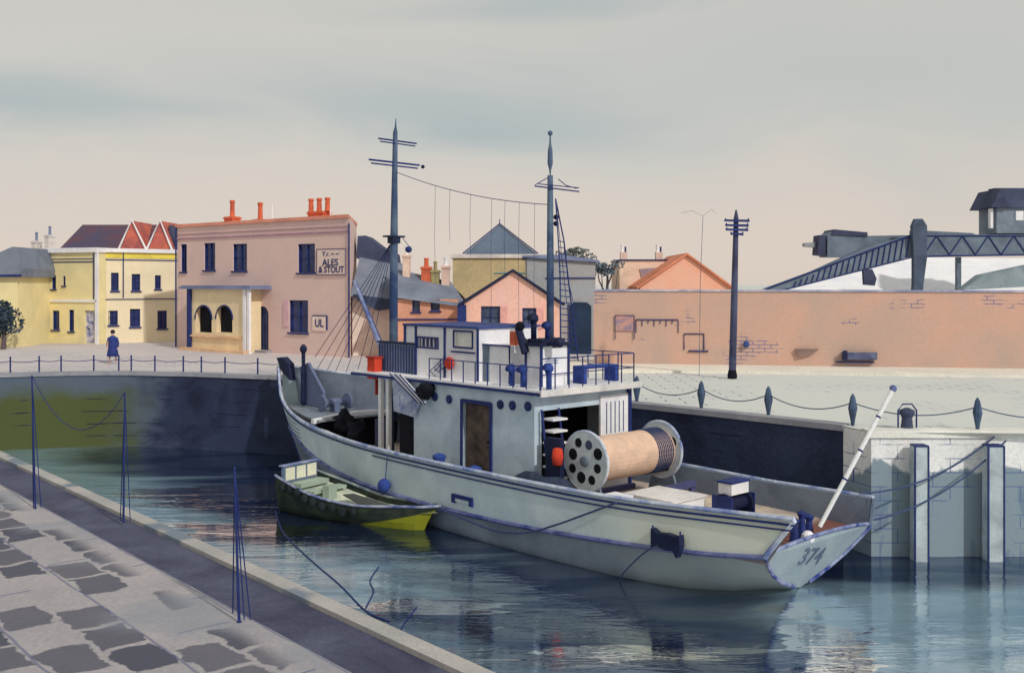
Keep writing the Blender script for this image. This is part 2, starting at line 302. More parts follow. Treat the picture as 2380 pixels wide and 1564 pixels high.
# ------------------------------------------------------------------ near quay
A = G(-260, 922); B = G(0, 1050); D_ = G(1140, 1564); dq = (D_-B).normalized(); B0 = B-dq*60; D0 = D_+dq*30; nq = Vector((dq.y, -dq.x, 0)); nq = -nq if nq.x > 0 else nq
nqm = mat('near_quay_paving', (162, 157, 158), g=1.05, wash=.13, scale=.6, bump=.3)
def qcoord(nt):
    pv, ps = pos(nt)
    def dot(vx, vy, c): return mth(nt, 'ADD', mth(nt, 'MULTIPLY', mth(nt, 'SUBTRACT', ps.outputs[0], B.x), vx), mth(nt, 'MULTIPLY', mth(nt, 'SUBTRACT', ps.outputs[1], B.y), vy))
    return pv, dot(dq.x, dq.y, 0), dot(nq.x, nq.y, 0)
def setts(nt):   # the dark, worn setts scattered through the paving
    pv, u, v = qcoord(nt); wn = mth(nt, 'MULTIPLY', mth(nt, 'SUBTRACT', nz(nt, pv, 1.7, 4), .5), .5); wn_b = mth(nt, 'MULTIPLY', mth(nt, 'SUBTRACT', nz(nt, pv, 2.6, 4, 1.3), .5), .35)
    vv = mth(nt, 'DIVIDE', mth(nt, 'ADD', mth(nt, 'SUBTRACT', v, 1.02), wn_b), .56); row = mth(nt, 'FLOOR', vv)
    uu = mth(nt, 'ADD', mth(nt, 'DIVIDE', mth(nt, 'ADD', u, wn), .85), mth(nt, 'MULTIPLY', row, .5)); col = mth(nt, 'FLOOR', uu)
    cc = nt.nodes.new('ShaderNodeCombineXYZ'); nt.links.new(row, cc.inputs[0]); nt.links.new(col, cc.inputs[1])
    w2 = nt.nodes.new('ShaderNodeTexWhiteNoise'); nt.links.new(cc.outputs[0], w2.inputs[0])
    a = mth(nt, 'ABSOLUTE', mth(nt, 'SUBTRACT', mth(nt, 'FRACT', uu), .5)); b = mth(nt, 'ABSOLUTE', mth(nt, 'SUBTRACT', mth(nt, 'FRACT', vv), .5))
    d = mth(nt, 'MAXIMUM', a, b); m_ = step(nt, d, .47, .41)
    return mth(nt, 'MULTIPLY', mth(nt, 'MULTIPLY', m_, mth(nt, 'GREATER_THAN', w2.outputs[0], .5)), mth(nt, 'MULTIPLY', step(nt, v, 1.2, 1.5), mth(nt, 'ADD', .45, mth(nt, 'MULTIPLY', w2.outputs[0], .5))))
overlay(nqm, setts, (72, 74, 90), g=1.0)
def joints(nt):
    pv, u, v = qcoord(nt); z = mth(nt, 'FRACT', mth(nt, 'DIVIDE', mth(nt, 'SUBTRACT', mth(nt, 'ADD', v, mth(nt, 'MULTIPLY', nz(nt, pv, 1.5, 2), .08)), 1.06), 1.12)); return mth(nt, 'MULTIPLY', mth(nt, 'LESS_THAN', z, .03), .6)
overlay(nqm, joints, (86, 92, 128), g=1)
def xj(nt):
    pv, u, v = qcoord(nt); r = mth(nt, 'FLOOR', mth(nt, 'DIVIDE', v, 1.24)); z = mth(nt, 'FRACT', mth(nt, 'ADD', mth(nt, 'DIVIDE', u, 1.9), mth(nt, 'MULTIPLY', r, .43)))
    return mth(nt, 'MULTIPLY', mth(nt, 'LESS_THAN', z, .018), step(nt, nz(nt, pv, .9, 2), .5, .55))
overlay(nqm, xj, (110, 112, 136), g=1)
def blueish(nt):
    pv, u, v = qcoord(nt); return mth(nt, 'MULTIPLY', step(nt, nz(nt, pv, .45, 4), .5, .62), .55)
overlay(nqm, blueish, (134, 140, 152), g=1)
nqv = [B0+nq*1.02, D0+nq*1.02, D0+nq*70, B0+nq*70]
tag(MB().add(nqv, [(0, 3, 2, 1)]).build('quay_paving', nqm, flip=False), kind='structure')
dkm = mat('dark_edge_strip', (80, 84, 104), g=1.0, wash=.35, scale=.7, grain=.15, bump=.3, rgb2=(58, 60, 82))  # dark blue-grey strip between coping and paving
lift = Vector((0, 0, .03))
def strip(a, b, z0, h, m, name, jit=0):
    mb = MB(); mb.prism([B0+nq*a+Vector((0, 0, z0)), D0+nq*a+Vector((0, 0, z0)), D0+nq*b+Vector((0, 0, z0)), B0+nq*b+Vector((0, 0, z0))], (0, 0, h)); return mb.build(name, m)
cpm = mat('pale_coping_near', (172, 169, 164), g=1.0, wash=.14, scale=.9)
def wet(nt):
    pv, u, v = qcoord(nt); n_ = nz(nt, pv, .6, 4); return step(nt, n_, .52, .6)
overlay(cpm, wet, (120, 130, 142), g=1)
nw = MB(); nw.add([B0-Vector((0, 0, 4.2)), D0-Vector((0, 0, 4.2)), D0-Vector((0, 0, .2)), B0-Vector((0, 0, .2))], [(0, 1, 2, 3)])
nwo = nw.build('quay_wall', wmat); tag(nwo, 'near quay wall with pale coping and dark band, in the foreground', 'quay wall')
o = strip(-.05, .19, -.25, .25, cpm, 'coping'); o.parent = nwo
o = strip(.195, 1.03, -.3, .24, dkm, 'dark_band'); o.parent = nwo

# ------------------------------------------------------------------ iron stanchions on the near quay (thin tripods with slack chain)
def stanchion(base, top_y, px_top, legs, lab):
    b = G(*base); Y = b.y; top = P(px_top, top_y, Y)
    t = thing('quay_stanchion', lab, 'stanchion', b, 0, 'thin blue iron stanchions on the near quay')
    tl = top-b
    MB().tube((0, 0, 0), tl, .018, .012).build('post', INK, t)
    for dx, dy in legs: MB().tube((dx, dy, 0), tl*.97, .008, .008, seg=5).build('stay', INK, t)
    MB().lathe([(.012, 0), (.03, .012), (.012, .03)], (0, 0, 0)).build('foot', INK, t)
    return b+tl
T1 = stanchion((556, 1446), 1085, 545, ((-.16, .32), (.10, .1), (.03, .1)), 'thin blue iron stanchion nearest the viewer on the near quay')
T2 = stanchion((287, 1214), 912, 290, ((-.09, .1), (.07, .1)), 'thin blue iron stanchion second from the left on the near quay')
T3 = stanchion((82, 1182), 872, 74, ((-.08, .1), (.05, .1)), 'thin blue iron stanchion leftmost on the near quay')
tag(MB().path(sag(T3, T2, .75), .007, 5).build('hanging_chain', INK), 'slack blue chain hanging between the two left stanchions', 'chain')

# ------------------------------------------------------------------ buildings
class Fac:
    """a building front: root empty at its left foot, local x along the front, y into the building"""
    def __init__(s, pl, pr, name, label, cat='building', z0=GZ, back=0, group=None):
        s.A = pl.copy(); s.B = pr.copy(); s.e = (s.B-s.A); s.e.z = 0; s.Lw = s.e.length; s.e.normalize(); s.z0 = z0
        s.root = thing(name, label, cat, (s.A.x, s.A.y, z0), math.atan2(s.e.y, s.e.x), group)
    def uz(s, px, py, d=0):
        n = Vector((-s.e.y, s.e.x)); ax = s.A.x+n.x*d; ay = s.A.y+n.y*d; r = (px-CX)/F
        u = (r*ay-ax)/(s.e.x-r*s.e.y); Y = ay+u*s.e.y; return u, EYE-(py-HZ)/F*Y-s.z0
    def rect(s, x0, y0, x1, y1, d=0):
        a = s.uz(x0, y1, d); b = s.uz(x1, y0, d); c = s.uz(x0, y0, d); return a[0], b[0], a[1], (b[1]+c[1])/2
def wall_holes(mb, u0, u1, z0, z1, holes, y=0, rev=.16):
    us = sorted({u0, u1, *[h[0] for h in holes], *[h[1] for h in holes]}); zs = sorted({z0, z1, *[h[2] for h in holes], *[h[3] for h in holes]})
    for i in range(len(us)-1):
        for j in range(len(zs)-1):
            cu, cz = (us[i]+us[i+1])/2, (zs[j]+zs[j+1])/2
            if any(h[0] < cu < h[1] and h[2] < cz < h[3] for h in holes): continue
            mb.add([(us[i], y, zs[j]), (us[i+1], y, zs[j]), (us[i+1], y, zs[j+1]), (us[i], y, zs[j+1])], [(0, 1, 2, 3)])
    for h in holes:
        a, b, c, d = h[:4]
        mb.add([(a, y, c), (a, y, d), (a, y+rev, d), (a, y+rev, c)], [(0, 1, 2, 3)]); mb.add([(b, y, c), (b, y+rev, c), (b, y+rev, d), (b, y, d)], [(0, 1, 2, 3)])
        mb.add([(a, y, c), (a, y+rev, c), (b, y+rev, c), (b, y, c)], [(0, 1, 2, 3)]); mb.add([(a, y, d), (b, y, d), (b, y+rev, d), (a, y+rev, d)], [(0, 1, 2, 3)])
        if len(h) > 4 and h[4] == 'arch':
            r = (b-a)/2; m = (a+b)/2
            L_ = [(a, y, d)]+[(m-r*math.cos(t), y, d-r+r*math.sin(t)) for t in [k*math.pi/16 for k in range(9)]]
            R_ = [(b, y, d)]+[(m+r*math.cos(t), y, d-r+r*math.sin(t)) for t in [k*math.pi/16 for k in range(9)]]
            for Q in (L_, R_): mb.add(Q, [(0, k, k+1) for k in range(1, len(Q)-1)])
def shell(u0, u1, dep, z0, z1, holes, top=True, skew=0):
    k = u1-skew; mb = MB(); wall_holes(mb, u0, u1, z0, z1, holes)
    mb.add([(u0, 0, z0), (u0, 0, z1), (u0, dep, z1), (u0, dep, z0)], [(0, 1, 2, 3)]); mb.add([(u1, 0, z0), (k, dep, z0), (k, dep, z1), (u1, 0, z1)], [(0, 1, 2, 3)])
    mb.add([(u0, dep, z0), (u0, dep, z1), (k, dep, z1), (k, dep, z0)], [(0, 1, 2, 3)])
    if top: mb.add([(u0, 0, z1), (u1, 0, z1), (k, dep, z1), (u0, dep, z1)], [(0, 1, 2, 3)])
    return mb
def window(par, h, y=0, rev=.16, fm=INK, gm_=GLS, fw=.05, bars=1, sill=True):
    a, b, c, d = h[:4]; yy = y+rev
    f = MB()
    f.box(a, a+fw, yy-.09, yy+.02, c, d).box(b-fw, b, yy-.09, yy+.02, c, d).box(a+fw, b-fw, yy-.09, yy+.02, d-fw, d).box(a+fw, b-fw, yy-.09, yy+.02, c, c+fw)
    if bars:
        f.box((a+b)/2-fw*.3, (a+b)/2+fw*.3, yy-.07, yy+.01, c+fw, d-fw); f.box(a+fw, b-fw, yy-.065, yy+.008, (c+d)/2-fw*.3, (c+d)/2+fw*.3)
    wo = f.build('window', fm, par)
    MB().box(a, b, yy, yy+.03, c, d).build('pane', gm_, wo)
    if sill: MB().box(a-.07, b+.07, y-.09, y+.04, c-.09, c-.005).build('sill', fm if fm is not WHT else WHT, wo)
    return wo
def pot(par, x, y, z, m, h=.6, r=.16, stack=None):
    MB().lathe([(r*1.1, 0), (r*.85, h*.1), (r*.75, h*.8), (r*.95, h*.85), (r*.9, h)], (x, y, z), seg=10).build('chimney_pot', m, par)
def chimney(root, fac, px, ytop, ybot, wpx, m, potm, pots=1, dep=2.0, poth=.5):
    u, zt = fac.uz(px, ytop, dep); _, zb = fac.uz(px, ybot, dep); w_ = wpx/F*(fac.A.y+dep)/2
    zs = zt-poth
    o = MB().box(u-w_, u+w_, dep-.3, dep+.3, zb-.6, zs).box(u-w_-.05, u+w_+.05, dep-.35, dep+.35, zs-.14, zs-.04).build('chimney', m, root)
    for k in range(pots): pot(o, u+(k-(pots-1)/2)*w_*1.1, dep, zs, potm, poth, min(.17, w_*.6))
    return o

# --- pink public house
pinkm = mat('pink_render', (209, 182, 172), g=1.15, wash=.07, scale=.35, grain=.04, bump=.05)
f = Fac(G(412, 806), G(812, 831), 'pink_building', 'flat roofed pink public house with cream arched porch, behind the bow of the ship', 'building'); R = f.root
top = f.uz(612, 517)[1]; W = f.Lw
wins = [f.rect(*r) for r in ((414, 568, 434, 632), (474, 565, 500, 628), (541, 567, 574, 630), (692, 567, 732, 634))]
lowwin = f.rect(672, 698, 716, 772); door = list(f.rect(598, 712, 624, 806)); door[2] = .12; door = tuple(door)+('arch',)
wins[0] = (.35, wins[0][1], wins[0][2], wins[0][3])
MB()
holes = [*wins, lowwin, door]
shell(0, W, 5.5, 0, top, holes, skew=5.2).build('wall', pinkm, R, flip=False)
for h in wins: window(R, h, bars=1)
wo = window(R, lowwin, bars=1)
MB().box(lowwin[0]-.42, lowwin[0]-.04, -.05, -.005, lowwin[2]+.3, lowwin[3]).build('shutter', mat('pink_grey_shutter', (196, 160, 168), g=1.1), wo)
d_ = MB().box(door[0], door[1], .16, .2, .12, door[3]).build('door', mat('blue_door', (72, 84, 128), g=1, wash=.3, scale=2), R)
for k in range(1, 4): MB().box(door[0]+(door[1]-door[0])*k/4-.015, door[0]+(door[1]-door[0])*k/4+.015, .14, .159, .2, door[3]-.15).build('panel_strip', INKD, d_)
MB().ball((door[0]+.12, .12, 1.2), .04).build('handle', INKD, d_)
MB().box(door[0]-.25, door[1]+.3, -.45, -.002, 0, .12).build('door_step', cop, R)
cz = f.uz(612, 548)[1]
MB().prism([(-.06, -.12, top-.02), (W+.06, -.12, top-.02), (W-5.2, 5.56, top-.02), (-.06, 5.56, top-.02)], (0, 0, .18)).build('parapet', mat('orange_pink_coping', (212, 140, 118), g=1.25), R)
MB().box(-.03, W+.04, -.07, -.002, cz, cz+.07).box(-.03, W+.04, -.05, -.003, cz+.28, cz+.31).build('string_course', mat('rose_band', (170, 130, 150), g=1.1), R)
MB().path([(-.05, -.06, 0), (-.05, -.06, top)], .05).build('downpipe', INK, R)
MB().path([(W+.03, -.06, 0), (W+.03, -.06, top-.3)], .045).build('downpipe', INK, R)
sb = f.rect(738, 578, 806, 640)
sg = MB().box(sb[0], sb[1], -.07, -.003, sb[2], sb[3]).build('sign_board', mat('pale_pink_board', (222, 184, 172), g=1.3), R)
ib = MB(); a, b, c, d = sb
for q_ in ((a, b, c, c+.04), (a, b, d-.04, d), (a, a+.04, c+.04, d-.04), (b-.04, b, c+.04, d-.04)): ib.box(q_[0], q_[1], -.085, -.0705, q_[2], q_[3])
ib.build('frame', INK, sg)
FM = Matrix(((1, 0, 0, 0), (0, 0, -1, 0), (0, 1, 0, 0), (0, 0, 0, 1)))
def fr(x, y, z): return Matrix.Translation((x, y, z)) @ Matrix.Rotation(math.pi/2, 4, 'X')
hh = d-c
text_mesh('ALES', hh*.36, 'lettering', INK, sg, fr((a+b)/2-.05, -.08, c+hh*.47), sx=1.15)
text_mesh('& STOUT', hh*.34, 'lettering', INK, sg, fr((a+b)/2+.02, -.08, c+hh*.2), sx=1.0)
text_mesh('Y.r. ~ ~', hh*.26, 'lettering', INK, sg, fr((a+b)/2-.03, -.08, c+hh*.8), sx=1.1)
s2 = f.rect(728, 735, 760, 768)
sg2 = MB().box(s2[0], s2[1], -.06, -.003, s2[2], s2[3]).build('notice_board', mat('pale_pink_board', (0, 0, 0)), R)
text_mesh('UL', (s2[3]-s2[2])*.75, 'lettering', INK, sg2, fr((s2[0]+s2[1])/2, -.07, (s2[2]+s2[3])/2))
MB().box(s2[0]-.03, s2[1]+.03, -.075, -.002, s2[3], s2[3]+.05).box(s2[1], s2[1]+.05, -.075, -.002, s2[2]+.05, s2[3]).build('frame', INK, sg2)
# porch
pr = f.rect(440, 668, 566, 800, -1.2)
u0, u1, _, pz = pr; pz = f.uz(500, 672, -1.2)[1]
ar = [f.rect(455, 712, 492, 772, -1.2), f.rect(503, 712, 540, 772, -1.2)]
crm = mat('cream_render', (218, 194, 156), g=1.25, wash=.10, scale=.8)
pb = MB(); wall_holes(pb, u0, u1, 0, pz, [(*q_, 'arch') for q_ in ar], y=-1.2, rev=.3)
pb.add([(u0, -1.2, 0), (u0, -1.2, pz), (u0, -.002, pz), (u0, -.002, 0)], [(0, 1, 2, 3)]); pb.add([(u1, -1.2, 0), (u1, -.002, 0), (u1, -.002, pz), (u1, -1.2, pz)], [(0, 1, 2, 3)])
po = pb.build('porch', crm, R, flip=False)
for q_ in ar:
    MB().box(q_[0]-.05, q_[1]+.05, -.9, -.85, q_[2]-.05, q_[3]+.05).build('arch_opening', BLK, po)
    m = (q_[0]+q_[1])/2; r = (q_[1]-q_[0])/2+.05
    MB().path([(m-r*math.cos(t*math.pi/10), -1.22, q_[3]-r+r*math.sin(t*math.pi/10)+.05) for t in range(11)], .045, 5).build('arch_moulding', INK, po)
cu0, cu1 = f.uz(418, 660, -1.4)[0], f.uz(584, 660, -1.4)[0]
MB().box(cu0, cu1, -1.5, -.004, pz, pz+.12).box(cu0+.1, cu1-.1, -1.42, -.004, pz+.12, pz+.2).build('cornice', mat('blue_grey_lead', (120, 130, 160), g=1.1), po)
for a_, b_ in ((436, 443), (566, 572), (576, 581)):
    q0, q1 = f.uz(a_, 700, -1.3)[0], f.uz(b_, 700, -1.3)[0]
    MB().box(q0, q1, -1.36, -1.22, .12, pz-.002).box(q0-.05, q1+.05, -1.39, -1.2, 0, .12).build('pilaster', INK if a_ == 436 else WHT, po)
wl = f.uz(500, 785, -1.4)[1]
MB().box(u0+.1, u1-.1, -1.34, -1.203, wl, wl+.1).box(u0-.2, u1+.7, -1.75, -1.205, 0, .16).build('plinth', mat('tan_stone', (214, 176, 140), g=1.2), po)
for px, yt, n_, wd, m_c in ((540, 466, 1, 30, ORG), (605, 471, 1, 24, ORG), (632, 475, 1, 8, WHT), (742, 461, 3, 46, ORG), (768, 486, 1, 6, WHT)):
    chimney(R, f, px, yt, 512, wd, m_c if m_c is ORG else pinkm, m_c, n_, dep=2.2, poth=1.0 if n_ < 3 else .75)

# --- yellow building, two wings
yel = mat('yellow_ochre_render', (204, 192, 144), g=1.35, wash=.10, scale=.4, grain=.05, bump=.05)
ycr = mat('cream_yellow_render', (216, 204, 172), g=1.2, wash=.09, scale=.4, grain=.05, bump=.05)
f = Fac(G(34, 795), G(226, 800), 'yellow_building', 'yellow ochre two storey house with white cornice, left of the cream one', 'house'); R = f.root; W = f.Lw
topz = f.uz(130, 588)[1]; uL = f.uz(62, 650)[0]; zb = f.uz(100, 698)[1]
up = [f.rect(*r) for r in ((82, 640, 93, 675), (120, 640, 130, 672), (146, 642, 152, 664))]
dn = [f.rect(*r) for r in ((68, 722, 84, 762), (96, 722, 108, 768), (122, 722, 138, 766), (160, 720, 172, 770))]; dr = list(f.rect(196, 722, 222, 795)); dr[2] = .05
mb = shell(uL, W, 8, zb, topz, up); mb2 = shell(0, W, 8, 0, zb, [*dn, tuple(dr)])
mb.v += []; o_ = len(mb.v); mb.v += mb2.v; mb.f += [tuple(i+o_ for i in q_) for q_ in mb2.f]
mb.build('wall', yel, R, flip=False)
for h in up+dn: window(R, h, bars=0, fw=.05)
dd = MB().box(dr[0], dr[1], .16, .2, .05, dr[3]).build('door', mat('white_blue_door', (206, 200, 200), g=1.1, rgb2=(80, 96, 150), scale=3), R)
MB().box(dr[0]+.2, dr[0]+.3, .12, .159, .9, 1.0).build('handle', INK, dd)
MB().box(uL-.12, W+.1, -.18, 8.1, topz, topz+.3).build('cornice', WHT, R)
MB().box(uL+.25, W-.3, -.04, -.002, topz-.62, topz-.56).box(uL+.25, W-.3, -.04, -.002, topz-.42, topz-.38).build('moulding', INK, R)
MB().box(-.05, W+.02, -.1, -.002, zb-.1, zb+.06).box(-.05, uL-.002, -.1, 8, zb+.001, zb+.07).build('string_course', WHT, R)
MB().path([(W-.25, -.05, zb+.1), (W-.25, -.05, topz-.02)], .03).build('downpipe', INK, R)
MB().box(W-.1, W+.12, -.1, -.002, 0, topz).build('quoin', WHT, R)
for px, yt in ((85, 540), (116, 526)): chimney(R, f, px, yt, 575, 12, mat('pale_stone', (196, 190, 184)), mat('blue_grey_lead', (0, 0, 0)), 1, 3, .6)
f = Fac(G(230, 799), G(434, 792), 'cream_building', 'pale cream two storey house in the shade of the pink building beside it', 'house'); R = f.root; W = f.Lw
topz = f.uz(330, 588)[1]; zb = f.uz(330, 695)[1]
up = [f.rect(*r) for r in ((258, 634, 276, 676), (306, 637, 326, 676), (360, 640, 374, 672))]
dn = [f.rect(*r) for r in ((252, 722, 274, 756), (302, 718, 326, 760), (366, 722, 388, 764))]
shell(.02, W, 7.8, 0, topz, up+dn).build('wall', ycr, R, flip=False)
for h in up+dn: window(R, h, bars=1, fw=.045)
MB().box(.13, W+.05, -.2, 7.9, topz+.002, topz+.26).build('cornice', WHT, R)
MB().box(.13, W, -.05, -.002, topz-.5, topz-.44).build('moulding', INK, R)
MB().box(.13, W, -.035, -.002, topz-.36, topz-.02).build('frieze', mat('bright_yellow_frieze', (222, 196, 84), g=1.2), R)
MB().box(.13, W, -.06, -.002, zb-.03, zb+.02).build('string_course', INK, R)
u_ = f.uz(286, 640)[0]
MB().path([(u_, -.05, zb+.1), (u_, -.05, topz-.02)], .035).build('downpipe', INK, R)
# red gabled roof behind
Yb = 76
def wx(px, Y): return (px-CX)/F*Y
def wz(py, Y): return EYE-(py-HZ)/F*Y
t = thing('red_gabled_house', 'long dark slate roofed house with twin red gables, behind the yellow building', 'house', (wx(140, Yb), Yb, GZ))
x0, x1 = 0, wx(402, Yb)-wx(140, Yb); ze = wz(578, Yb)-GZ; zr = wz(516, Yb)-GZ
MB().box(.3, x1-.1, .3, 7, 0, ze).build('wall', mat('dull_brick_wall', (170, 120, 104)), t)  # plain dull brick base colour
rm = mat('plum_slate_roof', (64, 62, 84), g=1.1, wash=.3, scale=.3, rgb2=(104, 66, 66))
MB().prism([(0, -.1, ze), (0, 7.4, ze), (.15, 3.6, zr)], (x1-2.2, 0, 0)).build('roof', rm, t)
gx = [wx(p, Yb)-wx(140, Yb) for p in (284, 313, 345, 349, 378, 404)]
for k in (0, 3):
    g = MB().prism([(gx[k], -.5, ze-.2), (gx[k+2], -.5, ze-.2), (gx[k+1], -.5, zr+.05)], (0, 4, 0)).build('gable', mat('red_tile', (186, 100, 80), g=1.1, rgb2=(150, 84, 84), scale=.8), t)
    MB().path([(gx[k]-.1, -.6, ze-.2), (gx[k+1], -.6, zr+.12), (gx[k+2]+.1, -.6, ze-.2)], .09, 5).build('bargeboard', WHT, g)
MB().prism([(gx[5]-.6, .5, ze-.2), (gx[5]+.2, .5, ze-.2), (gx[4]+.3, .5, zr-.2)], (0, 4, 0)).build('side_roof', SLD, t)
# far-left grey house
Yl = 62
t = thing('grey_roofed_house', 'small ochre house with steep grey roof at the left edge', 'house', (wx(-70, Yl), Yl, GZ))
x1 = wx(52, Yl)-wx(-70, Yl); ze = wz(640, Yl)-GZ; zr = wz(574, Yl)-GZ
MB().box(0, x1-.3, 0, 7, 0, ze).build('wall', yel, t)
MB().prism([(x1*.15-2, -.3, ze-.1), (x1, -.3, ze-.1), (x1+.05, -.3, ze+.4), (x1-.45, -.3, zr)], (0, 7.5, 0)).build('roof', SLT, t)
MB().box(-.4, x1+.1, -.38, -.302, ze-.1, ze+.04).build('gutter', INK, t)
MB().box(x1-1.4, x1-.9, -.04, -.003, 1.2, 2.4).build('window', GLS, t)

# --- houses behind the ship
t = thing('slate_house', 'grey slate roofed house with dark hip, just right of the pink building', 'house', (wx(812, 54.5), 54.5, GZ))
X = lambda p, Y=54.5: wx(p, Y)-wx(812, 54.5); Z = lambda p, Y=54.5: wz(p, Y)-GZ
MB().box(X(816), X(925), .4, 6, 0, Z(690)).build('wall', mat('pale_pink_plaster', (222, 200, 186), g=1.2), t)
MB().prism([(X(814), -.1, Z(690)), (X(925), -.1, Z(700)), (X(920), 3.5, Z(612)), (X(814), 3.5, Z(590))], (0, .3, .05)).build('roof', SLT, t)
MB().prism([(X(806), 3.3, Z(600, 57)), (X(904), 3.3, Z(622, 57)), (X(898), 3.5, Z(588, 57)), (X(868), 3.7, Z(575, 57)), (X(826), 3.8, Z(545, 57)), (X(806), 3.8, Z(546, 57))], (0, 3, 0)).build('hip', SLD, t)
MB().prism([(X(822), -.25, Z(684)), (X(922), -.25, Z(697)), (X(922), -.25, Z(716)), (X(880), -.25, Z(722)), (X(835), -.25, Z(700))], (0, .6, 0)).build('eaves_shadow', mat('eaves_shade_teal', (60, 72, 92), g=1.1, wash=.4), t)  # dark slab painted in for the shadow beneath the eaves
f = Fac(G(918, 836), G(1078, 836), 'terracotta_house', 'low orange house with grey roof and two small upper windows, between the ship masts', 'house'); R = f.root; W = f.Lw
orw = mat('orange_render', (206, 150, 122), g=1.15, wash=.16, scale=.7)
ze = f.uz(1000, 700)[1]; hs = [f.rect(958, 676+22, 976, 724), f.rect(1001, 690+6, 1022, 722)]
shell(0, W-.3, 6, 0, ze+.1, hs, top=False).build('wall', orw, R, flip=False)
for h in hs: window(R, h, bars=0, gm_=GLG, fw=.06)
u0, z0 = f.uz(918, 690); ul, zl = f.uz(1082, 712); ua, za = f.uz(918, 628, 3); ub, zb_ = f.uz(1048, 660, 3)
MB().prism([(u0-.2, -.25, z0), (ul+.05, -.25, zl-.05), (ub, 3, zb_), (ua-.2, 3, za)], (0, .1, .12)).add([(ua-.2, 3, za), (ub, 3, zb_), (ul, 6.2, zl), (u0-.2, 6.2, z0)], [(0, 1, 2, 3)]).build('roof', SLT, R)
zc = f.uz(980, 744)[1]; MB().box(0, W-.3, -.08, -.002, zc, zc+.07).build('string_course', INK, R)
for px, yt, wd, m_c, pm_ in ((945, 572, 16, mat('pale_pink_brick', (222, 178, 160)), WHT), (991, 600, 22, ORG, ORG), (1012, 608, 18, mat('olive_brick', (150, 140, 96)), mat('olive_brick', (0, 0, 0))), (1036, 598, 18, mat('pale_pink_brick', (0, 0, 0)), WHT)):
    chimney(R, f, px, yt, 650, wd, m_c, pm_, 1, dep=2.7, poth=.45)
# gabled pink house
f = Fac(G(1078, 846), G(1300, 846), 'gabled_pink_house', 'pink house with a pointed gable and two shuttered windows, right of the orange house', 'house'); R = f.root; W = f.Lw
gp = mat('salmon_render', (214, 166, 146), g=1.15, wash=.12, scale=.5, rgb2=(220, 178, 164))
hs = [f.rect(1118, 712, 1162, 764), f.rect(1214, 716, 1246, 764)]
ze = f.uz(1080, 706)[1]; ua, za = f.uz(1192, 632)
mb = shell(0, W, 8, 0, ze, hs, top=False); mb.add([(0, 0, ze), (W, 0, ze), (ua, 0, za)], [(0, 1, 2)]); mb.build('wall', gp, R, flip=False)
MB().prism([(-.2, -.2, ze-.1), (ua, -.2, za+.02), (ua, -.2, za+.14), (-.28, -.2, ze+.0)], (0, 8.2, 0)).prism([(W+.2, -.2, ze-.1), (ua+.001, -.2, za+.02), (ua+.001, -.2, za+.14), (W+.28, -.2, ze)], (0, 8.2, 0)).build('roof', INKD, R)
for h in hs:
    wo = window(R, h, bars=1, gm_=GLG); MB().box(h[1]+.02, h[1]+.35, -.05, -.003, h[2], h[3]).build('shutter', mat('salmon_shutter', (206, 150, 140)), wo)
MB().box(-.3, .12, -.12, -.004, ze-1.1, ze-.05).build('downpipe_head', INK, R)
MB().path([(0, -.1, 0), (0, -.1, ze-1)], .05).build('downpipe', INK, R)
# ochre warehouse with pyramid roof
Yw = 66; t = thing('ochre_warehouse', 'olive ochre warehouse under a steep grey pyramid roof, behind the pink gable', 'warehouse', (wx(1040, Yw), Yw, GZ))
X = lambda p, Y=Yw: wx(p, Y)-wx(1040, Yw); Z = lambda p, Y=Yw: wz(p, Y)-GZ
ocm = mat('olive_ochre_wall', (172, 156, 118), g=1.35, wash=.14, scale=.35)
MB().box(X(1052), X(1262), 0, 7, 0, Z(600)).build('wall', ocm, t)
MB().box(X(1046), X(1270), -.15, 7.1, Z(600), Z(591)).build('cornice', mat('pale_stone', (0, 0, 0)), t)
zz = Z(591)+.001; ap = (X(1161, 68), 2.5, Z(521, 68))
MB().add([(X(1078), .1, zz), (X(1248), .1, zz), (X(1248), 6, zz), (X(1078), 6, zz), ap], [(0, 1, 4), (1, 2, 4), (2, 3, 4), (3, 0, 4), (3, 2, 1, 0)]).build('roof', mat('blue_slate', (92, 106, 122), g=1.15, wash=.2, scale=.4), t)
MB().path([(X(1076), -.0, zz+.05), (ap[0], 2.4, ap[2]+.05), (X(1250), 0, zz+.05)], .05, 5).build('ridge', INK, t)
MB().path([(X(1161, 68), 2.5, ap[2]), (X(1161, 68), 2.5, ap[2]+.35)], .03, 5).build('finial', INK, t)
MB().prism([(X(1234), -.3, Z(605)), (X(1264), -.3, Z(606)), (X(1262), -.3, Z(632)), (X(1240), -.3, Z(636)), (X(1228), -.3, Z(620))], (0, .29, 0)).build('hoist_hatch', SLD, t)
MB().box(X(1150), X(1240), -.05, -.003, Z(636), Z(633)).build('string_course', mat('teal_band', (110, 140, 136)), t)
